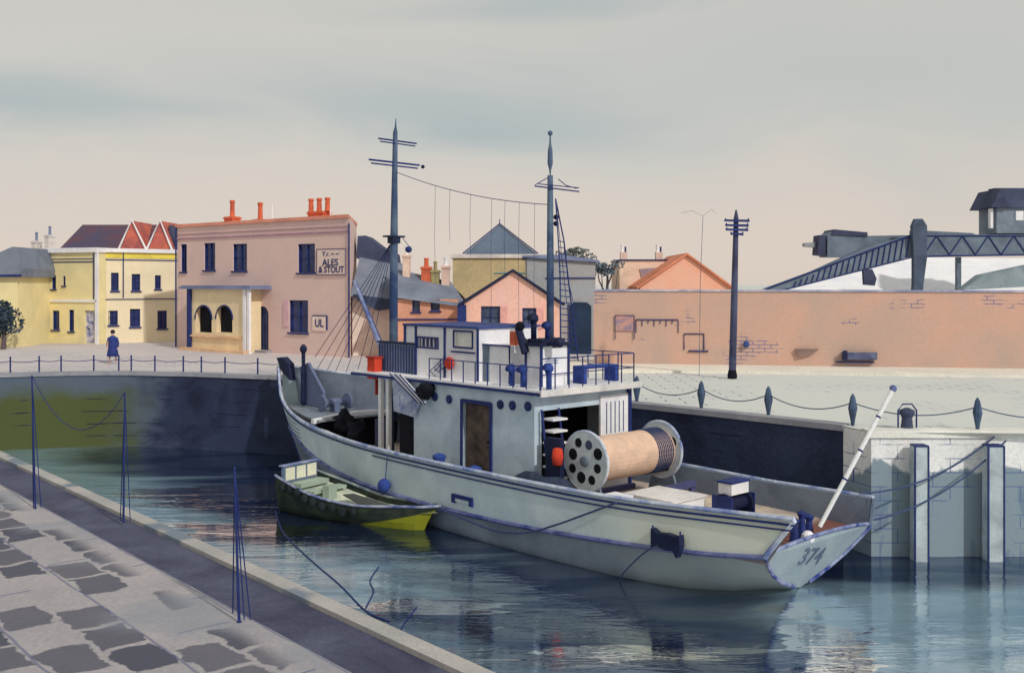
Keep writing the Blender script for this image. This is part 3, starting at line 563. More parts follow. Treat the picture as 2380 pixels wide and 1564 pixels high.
# blue-grey warehouse with doorway
Yg = 56; t = thing('grey_warehouse', 'blue grey rendered warehouse with a tall black doorway, beside the brick wall', 'warehouse', (wx(1225, Yg), Yg, GZ))
X = lambda p, Y=Yg: wx(p, Y)-wx(1225, Yg); Z = lambda p, Y=Yg: wz(p, Y)-GZ
gwm = mat('blue_grey_render', (136, 144, 150), g=1.3, wash=.14, scale=.4, rgb2=(150, 146, 140))
MB().add([(X(1225), 0, 0), (X(1384), 0, 0), (X(1384), 0, Z(612)), (X(1300), 0, Z(598)), (X(1225), 0, Z(600)), (X(1225), 7, 0), (X(1384), 7, 0), (X(1384), 7, Z(612)), (X(1300), 7, Z(598)), (X(1225), 7, Z(600))],
         [(0, 1, 2, 3, 4), (1, 6, 7, 2), (2, 7, 8, 3), (3, 8, 9, 4), (5, 0, 4, 9), (6, 5, 9, 8, 7)]).build('wall', gwm, t)
MB().prism([(X(1215), -.2, Z(598)), (X(1392), -.2, Z(610)), (X(1392), -.2, Z(605)), (X(1305), -.2, Z(592)), (X(1215), -.2, Z(594))], (0, 7.4, 0)).build('roof', mat('blue_grey_lead', (0, 0, 0)), t)
MB().box(X(1268), X(1384), -.06, -.003, Z(648), Z(645)).build('string_course', INK, t)
dp = [(X(1324), Z(832)), (X(1374), Z(830)), (X(1374), Z(712)), (X(1364), Z(703)), (X(1334), Z(702)), (X(1326), Z(708))]
dd = MB().prism([(a_, -.12, b_) for a_, b_ in dp], (0, .117, 0)).build('door', mat('teal_black_door', (34, 52, 76), g=1, wash=.4), t)
MB().box(X(1324)-.06, X(1324)-.002, -.1, -.003, Z(832), Z(706)).build('frame', INK, dd)

# ------------------------------------------------------------------ trees
leafm = mat('blue_green_foliage', (118, 132, 138), g=1, wash=.4, scale=1.2, rgb2=(84, 98, 112))
def tree(px, py, Y, w_, h_, label, m=leafm, dens=420, name='tree'):
    x = wx(px, Y); zc = wz(py, Y)-GZ; t = thing(name, label, 'tree', (x, Y, GZ))
    tr = MB().path([(0, 0, 0), (.05, 0, zc*.5), (.12, .05, zc)], [.16, .11, .05], 7)
    for k in range(4): tr.path([(.05, 0, zc*(.45+.1*k)), (w_*.3*math.cos(k*1.9), .3*math.sin(k*1.9), zc*(.6+.12*k)), (w_*.42*math.cos(k*1.9), .4*math.sin(k*1.9), zc+.1*k)], [.06, .04, .015], 5)
    tr.build('trunk', mat('bark', (84, 74, 76)), t)
    cr = MB(); cl = [(random.uniform(-.38, .38)*w_, random.uniform(-.3, .3)*w_, zc+random.uniform(-.3, .3)*h_, random.uniform(.22, .36)) for _ in range(9)]
    for k in range(dens):
        c = random.choice(cl); v = Vector([random.gauss(0, 1) for _ in range(3)]).normalized()*random.uniform(.5, 1)
        p = Vector((c[0]+v.x*c[3]*w_, c[1]+v.y*c[3]*w_, c[2]+v.z*c[3]*h_)); a = Vector([random.gauss(0, 1) for _ in range(3)]).normalized(); b = a.cross(Vector([random.gauss(0, 1) for _ in range(3)])).normalized()
        s_ = random.uniform(.07, .17); cr.add([p-a*s_, p-b*s_*.5, p+a*s_, p+b*s_*.5], [(0, 1, 2, 3)])
    cr.build('crown', m, t, flip=False)
tree(1408, 622, 60, 1.7, .9, 'blue green bushy tree showing between grey warehouse and small pink house')
tree(1330, 590, 66, 2.4, .7, 'low grey green tree showing above the grey warehouse roof', mat('grey_green_foliage', (120, 130, 126), g=.9, wash=.3, scale=1), 380)
tree(8, 742, 60, 1.5, 2.3, 'dark blue green tree at the left edge before the grey roofed house', mat('dark_foliage', (66, 84, 98), g=.9, wash=.5, scale=1), 1100)

# ------------------------------------------------------------------ brick wall and what stands behind it
bwm = mat('orange_brick', (190, 153, 135), g=1.12, wash=.12, scale=.28, grain=.03, bump=.05, rgb2=(178, 156, 140))
def bricks(nt):
    pv, ps = pos(nt); mp = nt.nodes.new('ShaderNodeCombineXYZ'); nt.links.new(ps.outputs[0], mp.inputs[0]); nt.links.new(ps.outputs[2], mp.inputs[1])
    b = nt.nodes.new('ShaderNodeTexBrick'); b.inputs['Scale'].default_value = 1; b.inputs['Mortar Size'].default_value = .022; b.inputs['Brick Width'].default_value = .52; b.inputs['Row Height'].default_value = .17
    b.inputs['Color1'].default_value = b.inputs['Color2'].default_value = (0, 0, 0, 1); b.inputs['Mortar'].default_value = (1, 1, 1, 1); nt.links.new(mp.outputs[0], b.inputs[0])
    return mth(nt, 'ADD', mth(nt, 'MULTIPLY', b.outputs[0], mth(nt, 'MULTIPLY', step(nt, nz(nt, pv, .42, 3, 1, 1, 1.7), .60, .645), .8)), mth(nt, 'MULTIPLY', b.outputs[0], .02), clamp=True)
overlay(bwm, bricks, (104, 104, 146), g=1)
f = Fac(G(1380, 850), G(2620, 866), 'brick_wall', 'long orange brick wall running across the right half of the quay', 'wall'); R = f.root; W = f.Lw
zt = f.uz(1400, 677)[1]; zt2 = f.uz(2380, 680)[1]; zm = (zt+zt2)/2
MB().add([(0, 0, 0), (W, 0, 0), (W, 0, zt2), (0, 0, zt), (0, .4, 0), (W, .4, 0), (W, .4, zt2), (0, .4, zt)], [(0, 1, 2, 3), (4, 7, 6, 5), (3, 2, 6, 7), (0, 3, 7, 4)]).build('wall', bwm, R)
MB().add([(-.08, -.06, zt), (W, -.06, zt2), (W, -.06, zt2+.09), (-.08, -.06, zt+.09), (-.08, .46, zt), (W, .46, zt2), (W, .46, zt2+.09), (-.08, .46, zt+.09)], [(0, 1, 2, 3), (4, 7, 6, 5), (3, 2, 6, 7), (0, 3, 7, 4), (0, 4, 5, 1)]).build('coping', mat('blue_pale_coping', (188, 186, 190), g=1.1, rgb2=(120, 126, 160), scale=.6), R)
def on_wall(name, label, cat, r, m, d=.06):
    a, b, c, z = f.rect(*r); t = thing(name, label, cat, f.A+f.e*a+Vector((0, 0, c)), math.atan2(f.e.y, f.e.x)); return t, b-a, z-c
t, w_, h_ = on_wall('notice_board', 'small weathered blue grey board on the brick wall, leftmost', 'board', (1430, 733, 1474, 788), None)
MB().box(0, w_, -.07, -.003, h_*.35, h_).build('panel', mat('blue_grey_board', (120, 112, 134), g=1.1, rgb2=(206, 150, 124), scale=3), t)
MB().path([(0, -.08, 0), (0, -.08, h_), (w_, -.08, h_), (w_, -.08, 0)], .025, 5).build('frame', INK, t)
t, w_, h_ = on_wall('wall_rack', 'long thin iron rail with hooks on the brick wall', 'rail', (1478, 742, 1576, 776), None)
r_ = MB().box(0, w_, -.06, -.003, h_-.04, h_)
r_.build('rail', INK, t)
for k in range(8): MB().box(w_*k/7.01, w_*k/7.01+.025, -.05, -.003, h_-(.62 if k in (0, 7) else .32 if k % 2 else .2), h_-.041).build('hook', INK, t)
t, w_, h_ = on_wall('wall_frame', 'small square blue frame low on the brick wall, left of the telegraph pole', 'frame', (1590, 776, 1636, 812), None)
MB().path([(0, -.04, 0), (0, -.04, h_), (w_, -.04, h_), (w_, -.04, 0)], .03, 5).build('frame', INK, t)
MB().box(.2, w_+.2, -.08, -.003, -.1, -.04).build('under_bar', INK, t)
t, w_, h_ = on_wall('wall_lamp', 'small round blue lamp on the brick wall right of the telegraph pole', 'lamp', (1724, 791, 1744, 808), None)
MB().ball((w_/2, -.16, h_/2), .15).build('lamp_globe', mat('blue_enamel', (50, 76, 130), g=1), t); MB().tube((w_/2, 0, h_/2), (w_/2, -.1, h_/2), .03).build('bracket', INK, t)
t, w_, h_ = on_wall('wall_hopper', 'grey tapering hopper on the lower brick wall', 'hopper', (1848, 811, 1902, 830), None)
MB().prism([(0, 0, h_), (w_, 0, h_*1.0), (w_*.75, 0, h_*.45), (.15, 0, 0)], (0, -.18, 0)).build('bin', mat('brown_grey_tin', (140, 118, 110), g=1.1), t); MB().box(.02, w_-.02, -.2, -.185, h_-.05, h_+.02).build('rim', mat('brown_grey_tin', (0, 0, 0)), t)
t, w_, h_ = on_wall('wall_trough', 'dark blue long trough low on the brick wall at the right', 'trough', (1956, 814, 2036, 834), None)
MB().box(0, w_, -.3, -.003, 0, .1).box(0, w_, -.3, -.26, .1, h_*.8).box(0, .05, -.26, -.003, .1, h_*.8).box(w_-.05, w_, -.26, -.003, .1, h_*.8).build('basin', mat('trough_blue', (96, 104, 132), g=1, rgb2=(40, 50, 90), scale=1.5), t)
MB().box(0, .2, -.33, -.301, -.05, h_).build('end_plate', INKD, t); MB().box(-.25, w_-.1, -.2, -.003, -.16, -.11).build('under_bar', INK, t)  # lower bar is a dark strip for the shadow beneath the trough

# small pink house and orange gable behind the wall
Yh = 62; t = thing('small_pink_house', 'small flat roofed pink house with two chimneys peeping over the brick wall', 'house', (wx(1440, Yh), Yh, GZ))
X = lambda p, Y=Yh: wx(p, Y)-wx(1440, Yh); Z = lambda p, Y=Yh: wz(p, Y)-GZ
MB().box(0, X(1560), 0, 5, 0, Z(606)).build('wall', mat('pink_orange_render', (224, 178, 158), g=1.32), t)
MB().box(-.06, X(1560)+.06, -.08, 5.05, Z(606), Z(603)).build('parapet', INK, t)
for p in (1453, 1536):
    c_ = MB().box(X(p)-.2, X(p)+.2, .6, 1.1, Z(604), Z(585)).build('chimney', mat('pale_pink_brick', (0, 0, 0)), t); pot(c_, X(p)-.09, .85, Z(585), WHT, .45, .11); pot(c_, X(p)+.11, .85, Z(585), INK, .32, .07)
MB().prism([(X(1486), -.06, Z(625)), (X(1532), -.06, Z(622)), (X(1530), -.06, Z(640)), (X(1492), -.06, Z(650))], (0, .057, 0)).build('dark_patch', mat('grey_patch', (140, 126, 132)), t)
Yh = 58; t = thing('orange_gabled_shed', 'orange gabled shed roof rising behind the brick wall by the telegraph pole', 'shed', (wx(1488, Yh), Yh, GZ))
X = lambda p, Y=Yh: wx(p, Y)-wx(1488, Yh); Z = lambda p, Y=Yh: wz(p, Y)-GZ
og = mat('orange_plaster', (220, 156, 128), g=1.15, wash=.12, scale=.5, rgb2=(226, 176, 150))
MB().prism([(0, 0, 0), (X(1702), 0, 0), (X(1702), 0, Z(672)), (X(1596), 0, Z(594)), (0, 0, Z(668))], (0, 7, 0)).build('wall', og, t)
MB().prism([(-.2, -.2, Z(672)), (X(1596), -.2, Z(594)+.02), (X(1596), -.2, Z(588)), (-.2, -.2, Z(666))], (0, 7.4, 0)).prism([(X(1708), -.2, Z(676)), (X(1596)+.001, -.2, Z(594)+.02), (X(1596)+.001, -.2, Z(588)), (X(1708), -.2, Z(670))], (0, 7.4, 0)).build('roof', mat('orange_tile', (206, 130, 98), g=1.1, wash=.25), t)

# coal gantry at the right
Yc = 60; t = thing('coal_gantry', 'grey steel coal conveyor gantry with sloping arm and cabin, rising behind the brick wall', 'gantry', (wx(2110, Yc), Yc, GZ))
X = lambda p, Y=Yc: wx(p, Y)-wx(2110, Yc); Z = lambda p, Y=Yc: wz(p, Y)-GZ
def pl(mb, pts, y, dy): return mb.prism([(X(a_), y, Z(b_)) for a_, b_ in pts], (0, dy, 0))
pl(MB(), [(1926, 597), (2112, 598), (2400, 592), (2600, 588), (2600, 540), (2400, 545), (2200, 545), (2020, 548), (1935, 538), (1925, 548)], .2, 1.6).build('conveyor_box', STL, t)
pl(MB(), [(1934, 545), (1940, 533), (2018, 540), (2018, 549)], .1, 1.9).build('end_roof', SLD, t)
pl(MB(), [(1905, 592), (1922, 594), (1924, 548), (1908, 546)], .3, 1.2).build('end_cabin', SLD, t)
pl(MB(), [(1878, 572), (1902, 574), (1902, 562), (1878, 564)], .6, .6).build('chute', mat('light_steel', (140, 144, 148)), t)
arm = pl(MB(), [(1770, 672), (1800, 676), (1900, 651), (2000, 628), (2108, 596), (2108, 548), (2000, 578), (1880, 632)], -.9, .9).build('sloping_arm', STL, t)
rb = MB()
for k in range(20):
    px = 1835+k*13.6; yt = 672-(px-1770)*.372+(4 if px < 1880 else 0); yb = yt+(10+(px-1770)*.12)
    rb.tube((X(px+5), -.93, Z(yt+2)), (X(px-2), -.93, Z(yb)), .035, seg=5)
rb.build('lattice', INK, arm)
MB().tube((X(1770), -.95, Z(672)), (X(2110), -.95, Z(546)), .05, seg=5).tube((X(1800), -.95, Z(677)), (X(2110), -.95, Z(598)), .04, seg=5).build('chord', INK, arm)
pl(MB(), [(2102, 690), (2124, 688), (2126, 660), (2134, 600), (2134, 528), (2124, 512), (2108, 512), (2101, 528), (2104, 600), (2104, 660)], -1.3, .38).build('post', mat('dark_steel', (76, 88, 108), g=1, wash=.35, scale=.8), t)
pl(MB(), [(1992, 662), (2016, 664), (2020, 648), (2010, 626), (1990, 628)], -1.25, .3).build('post', SLD, t)
pl(MB(), [(2144, 533), (2278, 540), (2290, 545), (2284, 552), (2145, 546)], 1.0, 1).build('roof_walkway', STL, t)
tr = MB()
for k in range(9): tr.tube((X(2150+k*30), .17, Z(548 if k % 2 else 592)), (X(2180+k*30), .17, Z(592 if k % 2 else 548)), .035, seg=5)
tr.tube((X(2134), .17, Z(548)), (X(2560), .17, Z(548)), .04, seg=5).tube((X(2134), .17, Z(596)), (X(2560), .17, Z(590)), .05, seg=5); tr.build('truss', INK, t)
cab = MB().box(X(2322), X(2460), .3, 2.6, Z(542), Z(482)).build('cabin', mat('cabin_grey', (112, 124, 136), g=1.15, wash=.3), t)
MB().prism([(X(2304), .0, Z(482)), (X(2346), .0, Z(482)), (X(2326), .0, Z(438))], (0, 2.9, 0)).prism([(X(2318), .1, Z(482)), (X(2470), .1, Z(482)), (X(2470), .9, Z(434)), (X(2328), .9, Z(434))], (0, .8, 0)).build('roof', SLD, cab)
MB().box(X(2366), X(2384), .25, .298, Z(512), Z(490)).build('window', WHT, cab); MB().box(X(2308), X(2314), .3, .6, Z(530), Z(484)).build('post', WHT, cab)
pl(MB(), [(2196, 674), (2240, 640), (2380, 610), (2560, 580), (2560, 640), (2380, 664)], -2.4, .9).build('loading_ramp', mat('ramp_grey', (126, 140, 146), g=1.2, wash=.25), t)
for p in (2240, 2480): MB().box(X(p)-.12, X(p)+.12, .6, .9, 0, Z(597)).build('leg', STL, t)
# white shed beneath
Ys = 66; t = thing('white_shed', 'low white roofed shed beneath the coal gantry', 'shed', (wx(1950, Ys), Ys, GZ))
X = lambda p, Y=Ys: wx(p, Y)-wx(1950, Ys); Z = lambda p, Y=Ys: wz(p, Y)-GZ
MB().box(X(1850), X(2640), .1, 8, 0, Z(676)).build('wall', WHT, t)
MB().prism([(X(1820), -.2, Z(676)), (X(2660), -.2, Z(676)), (X(2640), 5, Z(606, 71)), (X(2080), 5, Z(600, 71))], (0, .2, .1)).build('roof', mat('white_sheet_roof', (226, 222, 214), g=1.45, wash=.08), t)

# telegraph pole + thin aerial pole
b = G(1702, 880); t = thing('telegraph_pole', 'tall dark telegraph pole with four crossarms standing before the brick wall', 'telegraph pole', b)
H = wz(488, b.y)-GZ; dx = wx(1711, b.y)-b.x
MB().path([(0, 0, 0), (dx*.5, 0, H*.45), (dx, 0, H*.95), (dx, 0, H)], [.15, .14, .10, .03], 9).build('pole', mat('dark_pole_timber', (70, 76, 104), g=1, wash=.4, scale=.5, rgb2=(40, 40, 60)), t)
MB().lathe([(.17, 0), (.2, .1), (.15, .35)], (0, 0, 0)).build('base', BLK, t)
for k, (yy, hw) in enumerate(((513, 29), (524, 27), (534, 26), (544, 15))):
    z = wz(yy, b.y)-GZ; r_ = hw/F*b.y
    ca = MB().prism([(dx-r_, -.17, z-.04), (dx+r_, -.17, z-.04-.03), (dx+r_, -.17, z+.03), (dx-r_, -.17, z+.04)], (0, .07, 0)).build('crossarm', INK, t)
    for q_ in (-.9, .9): MB().lathe([(.015, 0), (.03, .02), (.025, .05), (.01, .06)], (dx+r_*q_, -.135, z+.03), seg=7).build('insulator', INK, ca)
b = G(1625, 872); t = thing('aerial_pole', 'hair thin grey aerial pole left of the telegraph pole', 'pole', b)
H = wz(502, b.y)-GZ; MB().path([(0, 0, 0), (.05, 0, H*.6), (.16, 0, H)], .012, 5).build('mast', STL, t)
MB().path([(-.75, 0, H+.12), (-.3, 0, H+.22), (.16, 0, H), (.5, 0, H+.26), (.7, 0, H+.12)], .010, 5).build('aerial', mat('light_steel', (0, 0, 0)), t)

# ------------------------------------------------------------------ railings
def railing(name, label, pts, h, r, cm, chain_d, rail=False, fat=1):
    t = thing(name, label, 'railing', pts[0])
    o = pts[0]
    for k, p in enumerate(pts):
        q_ = p-o
        prof = [(r*.8, 0), (r, h*.15), (r*1.7*fat, h*.55), (r*1.1, h*.9), (r*.25, h)] if fat > 1 else [(r, 0), (r, h*.9), (r*1.3, h*.94), (r*.4, h)]
        MB().lathe(prof, q_, seg=8).build('post', cm, t)
    for k in range(len(pts)-1):
        a, b = pts[k]-o+Vector((0, 0, h*.72)), pts[k+1]-o+Vector((0, 0, h*.72))
        MB().path(sag(a, b, chain_d), .016 if not rail else .02, 5).build('chain', cm, t)
    return t
def on_edge(px, inset=.35):
    r = (px-CX)/F
    for i in range(len(FARL)-1):
        a, b = FARL[i], FARL[i+1]; e = b-a; den = e.x-r*e.y
        if abs(den) < 1e-9: continue
        u = (r*a.y-a.x)/den
        if -1e-4 <= u <= 1.0001:
            p = a+e*u; return Vector((p.x*(p.y+inset)/p.y, p.y+inset, GZ))
railing('quay_railing', 'thin blue iron post and chain railing along the left far quay', [on_edge(p) for p in (-60, 24, 91, 142, 218, 262+14, 305, 360, 426, 468, 523, 599, 660)], .72, .035, INK, .06)
railing('chain_fence', 'spindle shaped blue posts with sagging chain along the right quay', [on_edge(p, .45) for p in (1420, 1480, 1630, 1786, 1982, 2272, 2560)], .86, .06, mat('blue_grey_iron', (74, 92, 118), g=1, wash=.35, scale=2), .28, fat=1.25)
b = on_edge(2108, .6); t = thing('mooring_bollard', 'squat dark iron bollard with white hoop on the pale quay', 'bollard', b)
MB().lathe([(.17, 0), (.15, .1), (.13, .3), (.2, .42), (.19, .5), (.05, .56)], seg=12).build('body', SLD, t)
MB().path([(-.24, -.02, .0), (-.24, -.02, .5), (-.12, -.02, .66), (.12, -.02, .66), (.24, -.02, .5), (.24, -.02, 0)], .022, 6).build('hoop', INK, t)

# ------------------------------------------------------------------ person on the far quay
b = G(262, 845); b.z = GZ
def skin_obj(name, verts, edges, rad, m, parent, sub=1):
    me = bpy.data.meshes.new(name); me.from_pydata(verts, edges, []); o = bpy.data.objects.new(name, me); COL.objects.link(o)
    md = o.modifiers.new('s', 'SKIN'); md.use_smooth_shade = True
    for i, r in enumerate(rad): me.skin_vertices[0].data[i].radius = (r, r) if not isinstance(r, tuple) else r
    me.skin_vertices[0].data[0].use_root = True
    if sub: o.modifiers.new('d', 'SUBSURF').levels = sub; o.modifiers['d'].render_levels = sub
    me.materials.append(m)
    if parent: o.parent = parent
    return o
skm = mat('skin_tone', (190, 150, 132)); drs = mat('dark_blue_coat', (46, 62, 128), g=1, wash=.3, scale=4)
per = thing('person', 'person in a long dark blue coat walking along the far quay before the cream house', 'person', b, .3)
per.scale = (.92, .92, .92)
V = [(0,0,.88),(0,0,1.1),(0,0,1.3),(0,0,1.42),(0,0,1.5),(0,-.01,1.6),(.09,0,.8),(.13,.06,.45),(.17,.14,.09),(.19,.04,.05),(-.09,0,.8),(-.13,-.08,.45),(-.17,-.06,.09),(-.15,-.18,.04),
     (.18,0,1.32),(.25,.05,1.05),(.23,-.06,.82),(-.18,0,1.32),(-.26,.0,1.06),(-.24,-.1,.84),(.22,-.09,.74),(-.23,-.13,.76)]
E = [(0,1),(1,2),(2,3),(3,4),(4,5),(0,6),(6,7),(7,8),(8,9),(0,10),(10,11),(11,12),(12,13),(2,14),(14,15),(15,16),(2,17),(17,18),(18,19),(16,20),(19,21)]
Rr = [.13,.12,.15,.06,.07,.085,.09,.06,.04,.035,.09,.06,.04,.035,.055,.045,.035,.055,.045,.035,.03,.03]
skin_obj('body', V, E, Rr, skm, per)
MB().lathe([(.30, .38), (.27, .6), (.19, .95), (.2, 1.2), (.21, 1.34), (.09, 1.45)], seg=14).build('coat', drs, per, smooth=True)
for s_ in (1, -1): MB().path([(.17*s_, 0, 1.35), (.26*s_, .03, 1.06), (.235*s_, -.07, .84)], [.075, .062, .05], 8).build('sleeve', drs, per, smooth=True)
MB().lathe([(.03, -.1), (.095, -.06), (.115, .02), (.10, .09), (.03, .13)], (0, .02, 1.63), seg=12).build('hair', mat('dark_hair', (38, 36, 54), g=1), per, smooth=True)

# ------------------------------------------------------------------ the ship
C = Vector((6.98, 23.4, 0)); DX = Vector((-.671, .741, 0)); ANG = math.atan2(.741, -.671); NX = Vector((-.741, -.671, 0))
def sp(px, py, nn):       # point of the picture on the ship's lengthwise plane nn -> (s, z)
    r = (px-CX)/F; bx, by = C.x+NX.x*nn, C.y+NX.y*nn; s_ = (r*by-bx)/(DX.x-r*DX.y); return s_, EYE-(py-HZ)/F*(by+s_*DX.y)
def sn(px, py, s_):       # point of the picture on the ship's crosswise plane s_ -> (n, z)
    r = (px-CX)/F; bx, by = C.x+DX.x*s_, C.y+DX.y*s_; n_ = (r*by-bx)/(NX.x-r*NX.y); return n_, EYE-(py-HZ)/F*(by+n_*NX.y)
def sw_(s_, n_, z): return C+DX*s_+NX*n_+Vector((0, 0, z))
S = thing('ship', 'grey green naval vessel with two masts and transom number 374, moored in the harbour', 'ship', C, ANG)
def interp(tab, x):
    for (a, b), (c, d) in zip(tab, tab[1:]):
        if x <= c:
            t_ = (x-a)/(c-a); t_ = max(0, t_); return b+(d-b)*t_
    return tab[-1][1]
def smooth_tab(tab, x): # monotone-ish smooth interpolation
    xs = [t_[0] for t_ in tab]; i = max(0, min(len(tab)-2, next((k for k in range(len(tab)-1) if x <= tab[k+1][0]), len(tab)-2)))
    p0 = tab[max(i-1, 0)]; p1 = tab[i]; p2 = tab[i+1]; p3 = tab[min(i+2, len(tab)-1)]
    h = p2[0]-p1[0]; t_ = (x-p1[0])/h
    m1 = (p2[1]-p0[1])/max(p2[0]-p0[0], 1e-6)*h; m2 = (p3[1]-p1[1])/max(p3[0]-p1[0], 1e-6)*h
    return (2*t_**3-3*t_**2+1)*p1[1]+(t_**3-2*t_**2+t_)*m1+(-2*t_**3+3*t_**2)*p2[1]+(t_**3-t_**2)*m2
Bt = [(0, 2.2), (1, 2.35), (3, 2.55), (6, 2.7), (10, 2.7), (14, 2.58), (17, 2.28), (19, 1.9), (21, 1.32), (22.6, .75), (23.6, .33), (24.2, .05)]
Wt = [(0, .15), (1, 1.3), (2, 1.95), (4, 2.42), (7, 2.62), (10, 2.62), (14, 2.38), (17, 1.85), (20, .98), (22.4, .36), (24.2, .03)]
Kz = [(0, 1.2), (1.6, 1.02), (5.7, .78), (10, .66), (15, .72), (20, 1.05), (24.2, 1.5)]
RN = [(0, 2.12), (3, 1.95), (6, 1.9), (14, 1.92), (18, 2.02), (21, 2.15), (22.8, 2.4), (23.6, 2.95), (24.2, 3.7)]
RF = [(0, 1.85), (3, 1.75), (8, 1.8), (14, 1.95), (16.8, 2.0), (17.6, 2.8), (19.5, 3.38), (22, 3.55), (24.2, 3.72)]
def xr(s_, z, top):     # rake of stem and stern
    x = s_
    if s_ > 12:
        k = (s_-12)/12.2; tip = 22.5+1.7*min(max(z, -.5), 3)/2.6 if z < 2.6 else 24.2; x = 12+k*(tip-12)
    if s_ < 4:
        k = 1-s_/4; x += k*(.55*(1-min(z, 1.2)/1.2))
        if z > 1.25: x -= k*k*(.75*(z-1.2)/.9)*RK[0]
    return x
ST = [0, .4, 1, 2, 3, 4, 5, 6, 7, 8, 9, 10, 11, 12, 13, 14, 15, 16, 16.8, 17.2, 17.6, 18.3, 19, 20, 21, 21.8, 22.6, 23.1, 23.6, 23.9, 24.2]
RK = [1]
def section(s_, side):
    RK[0] = 1 if side > 0 else .15
    B_, W_, kz = smooth_tab(Bt, s_), smooth_tab(Wt, s_), smooth_tab(Kz, s_); rt = smooth_tab(RN if side > 0 else RF, s_) if side > 0 else interp(RF, s_)
    fl = .0 if s_ < 14 else .12*(s_-14)/10
    L_ = [(0.02, -.7), (W_*.75, -.45), (W_, 0.02), (W_+(B_-W_)*.45, kz*.36), (W_+(B_-W_)*.8, kz*.7), (B_, kz), (B_+.03, kz+(rt-kz)*.5), (B_+.04, rt)]
    if s_ < 1:
        k = 1-s_; L_[0] = (0.02, -.7*(1-k)+.02*k); L_[1] = (W_*.75*(1-k)+.3*k, -.45*(1-k)+.10*k); L_[2] = (W_*(1-k)+.95*k, .02*(1-k)+.34*k); L_[3] = (L_[3][0]*(1-k)+1.5*k, L_[3][1]*(1-k)+.62*k); L_[4] = (L_[4][0]*(1-k)+1.92*k, L_[4][1]*(1-k)+.93*k)
    return [(xr(s_, z, rt), y*side, z) for y, z in L_]
low_, upp = MB(), MB(); NL = 8
for side in (1, -1):
    secs = [section(s_, side) for s_ in ST]
    vs = [v for q_ in secs for v in q_]; fl, fu = [], []
    for i in range(len(ST)-1):
        for k in range(NL-1): (fl if k < 5 else fu).append((i*NL+k, i*NL+k+1, (i+1)*NL+k+1, (i+1)*NL+k))
    low_.add(vs, fl); upp.add(vs, fu)
def bulwark_in(side, th=.11):
    vs, fs = [], []
    for s_ in ST[:-2]:
        a = section(s_, side); t_ = a[7]; b_ = a[5]; zf = 1.02
        vs += [t_, (t_[0], t_[1]-th*side, t_[2]), (b_[0], b_[1]-th*side, zf)]
    for i in range(len(ST)-3):
        fs += [(3*i, 3*i+1, 3*i+4, 3*i+3), (3*i+1, 3*i+2, 3*i+5, 3*i+4)]
    return MB().add(vs, fs)
def aft_pale(nt):
    pv, ps = pos(nt); x = mth(nt, 'ADD', ps.outputs[0], mth(nt, 'MULTIPLY', nz(nt, pv, .7, 5, 1, 1, 2.5), 2.4)); return mth(nt, 'MULTIPLY', step(nt, x, 2.2, 5.6), .85)
overlay(SHIPD, aft_pale, (146, 156, 156), g=1.4)
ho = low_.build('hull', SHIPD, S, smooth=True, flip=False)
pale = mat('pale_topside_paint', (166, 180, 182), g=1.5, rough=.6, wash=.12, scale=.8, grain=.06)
def warm(nt):
    pv, ps = pos(nt); x = mth(nt, 'ADD', ps.outputs[0], mth(nt, 'MULTIPLY', nz(nt, pv, .6, 4), 2)); return step(nt, x, 1.8, 5.2)
overlay(pale, warm, (196, 201, 184), g=1.5)
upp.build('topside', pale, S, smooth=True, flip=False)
inn = mat('inner_bulwark_paint', (128, 122, 118), g=1.25, wash=.2, scale=1.2)
bulwark_in(1).build('bulwark', inn, S, flip=False)
bulwark_in(-1).build('bulwark', mat('far_bulwark_paint', (106, 116, 130), g=1.35, wash=.25, scale=.8), S, flip=False)
# transom
tr_ = section(0, 1)[:6]; tl_ = section(0, -1)[:6]
crown = [(xr(0, 1.2, 0)-.0, 2.2*math.cos(math.pi*k/8), 1.2+.16*math.sin(math.pi*k/8)) for k in range(1, 8)]
poly = tr_+crown+tl_[::-1]
poly = [p for i, p in enumerate(poly) if i == 0 or (Vector(p)-Vector(poly[i-1])).length > .01]
to = MB().prism([Vector(p)+Vector((-.02, 0, 0)) for p in poly], (.06, 0, 0)).build('transom', mat('transom_paint', (150, 166, 172), g=1.0, rough=.6, wash=.1, scale=1), S)
MB().path([Vector(p)+Vector((-.04, 0, 0)) for p in tr_[1:]+crown+tl_[::-1][:-1]], .045, 6).build('edge_moulding', mat('transom_edge', (150, 160, 184), g=1.0, rgb2=(36, 56, 130), scale=2.5), to)
yv = Vector((-.47, 0, 1)).normalized(); xv = Vector((0, -1, 0)); zv = xv.cross(yv)
TM = Matrix(((xv.x, yv.x, zv.x, .25), (xv.y, yv.y, zv.y, .05), (xv.z, yv.z, zv.z, .80), (0, 0, 0, 1)))
TM = TM @ Matrix.Rotation(math.radians(-11), 4, 'Z'); TM.translation = Vector((xr(0, .80, 0), .1, .82))+zv*.035
text_mesh('374', .62, 'number', mat('blue_grey_lettering', (96, 112, 134), g=1), to, TM, ext=.006, sx=1.15)
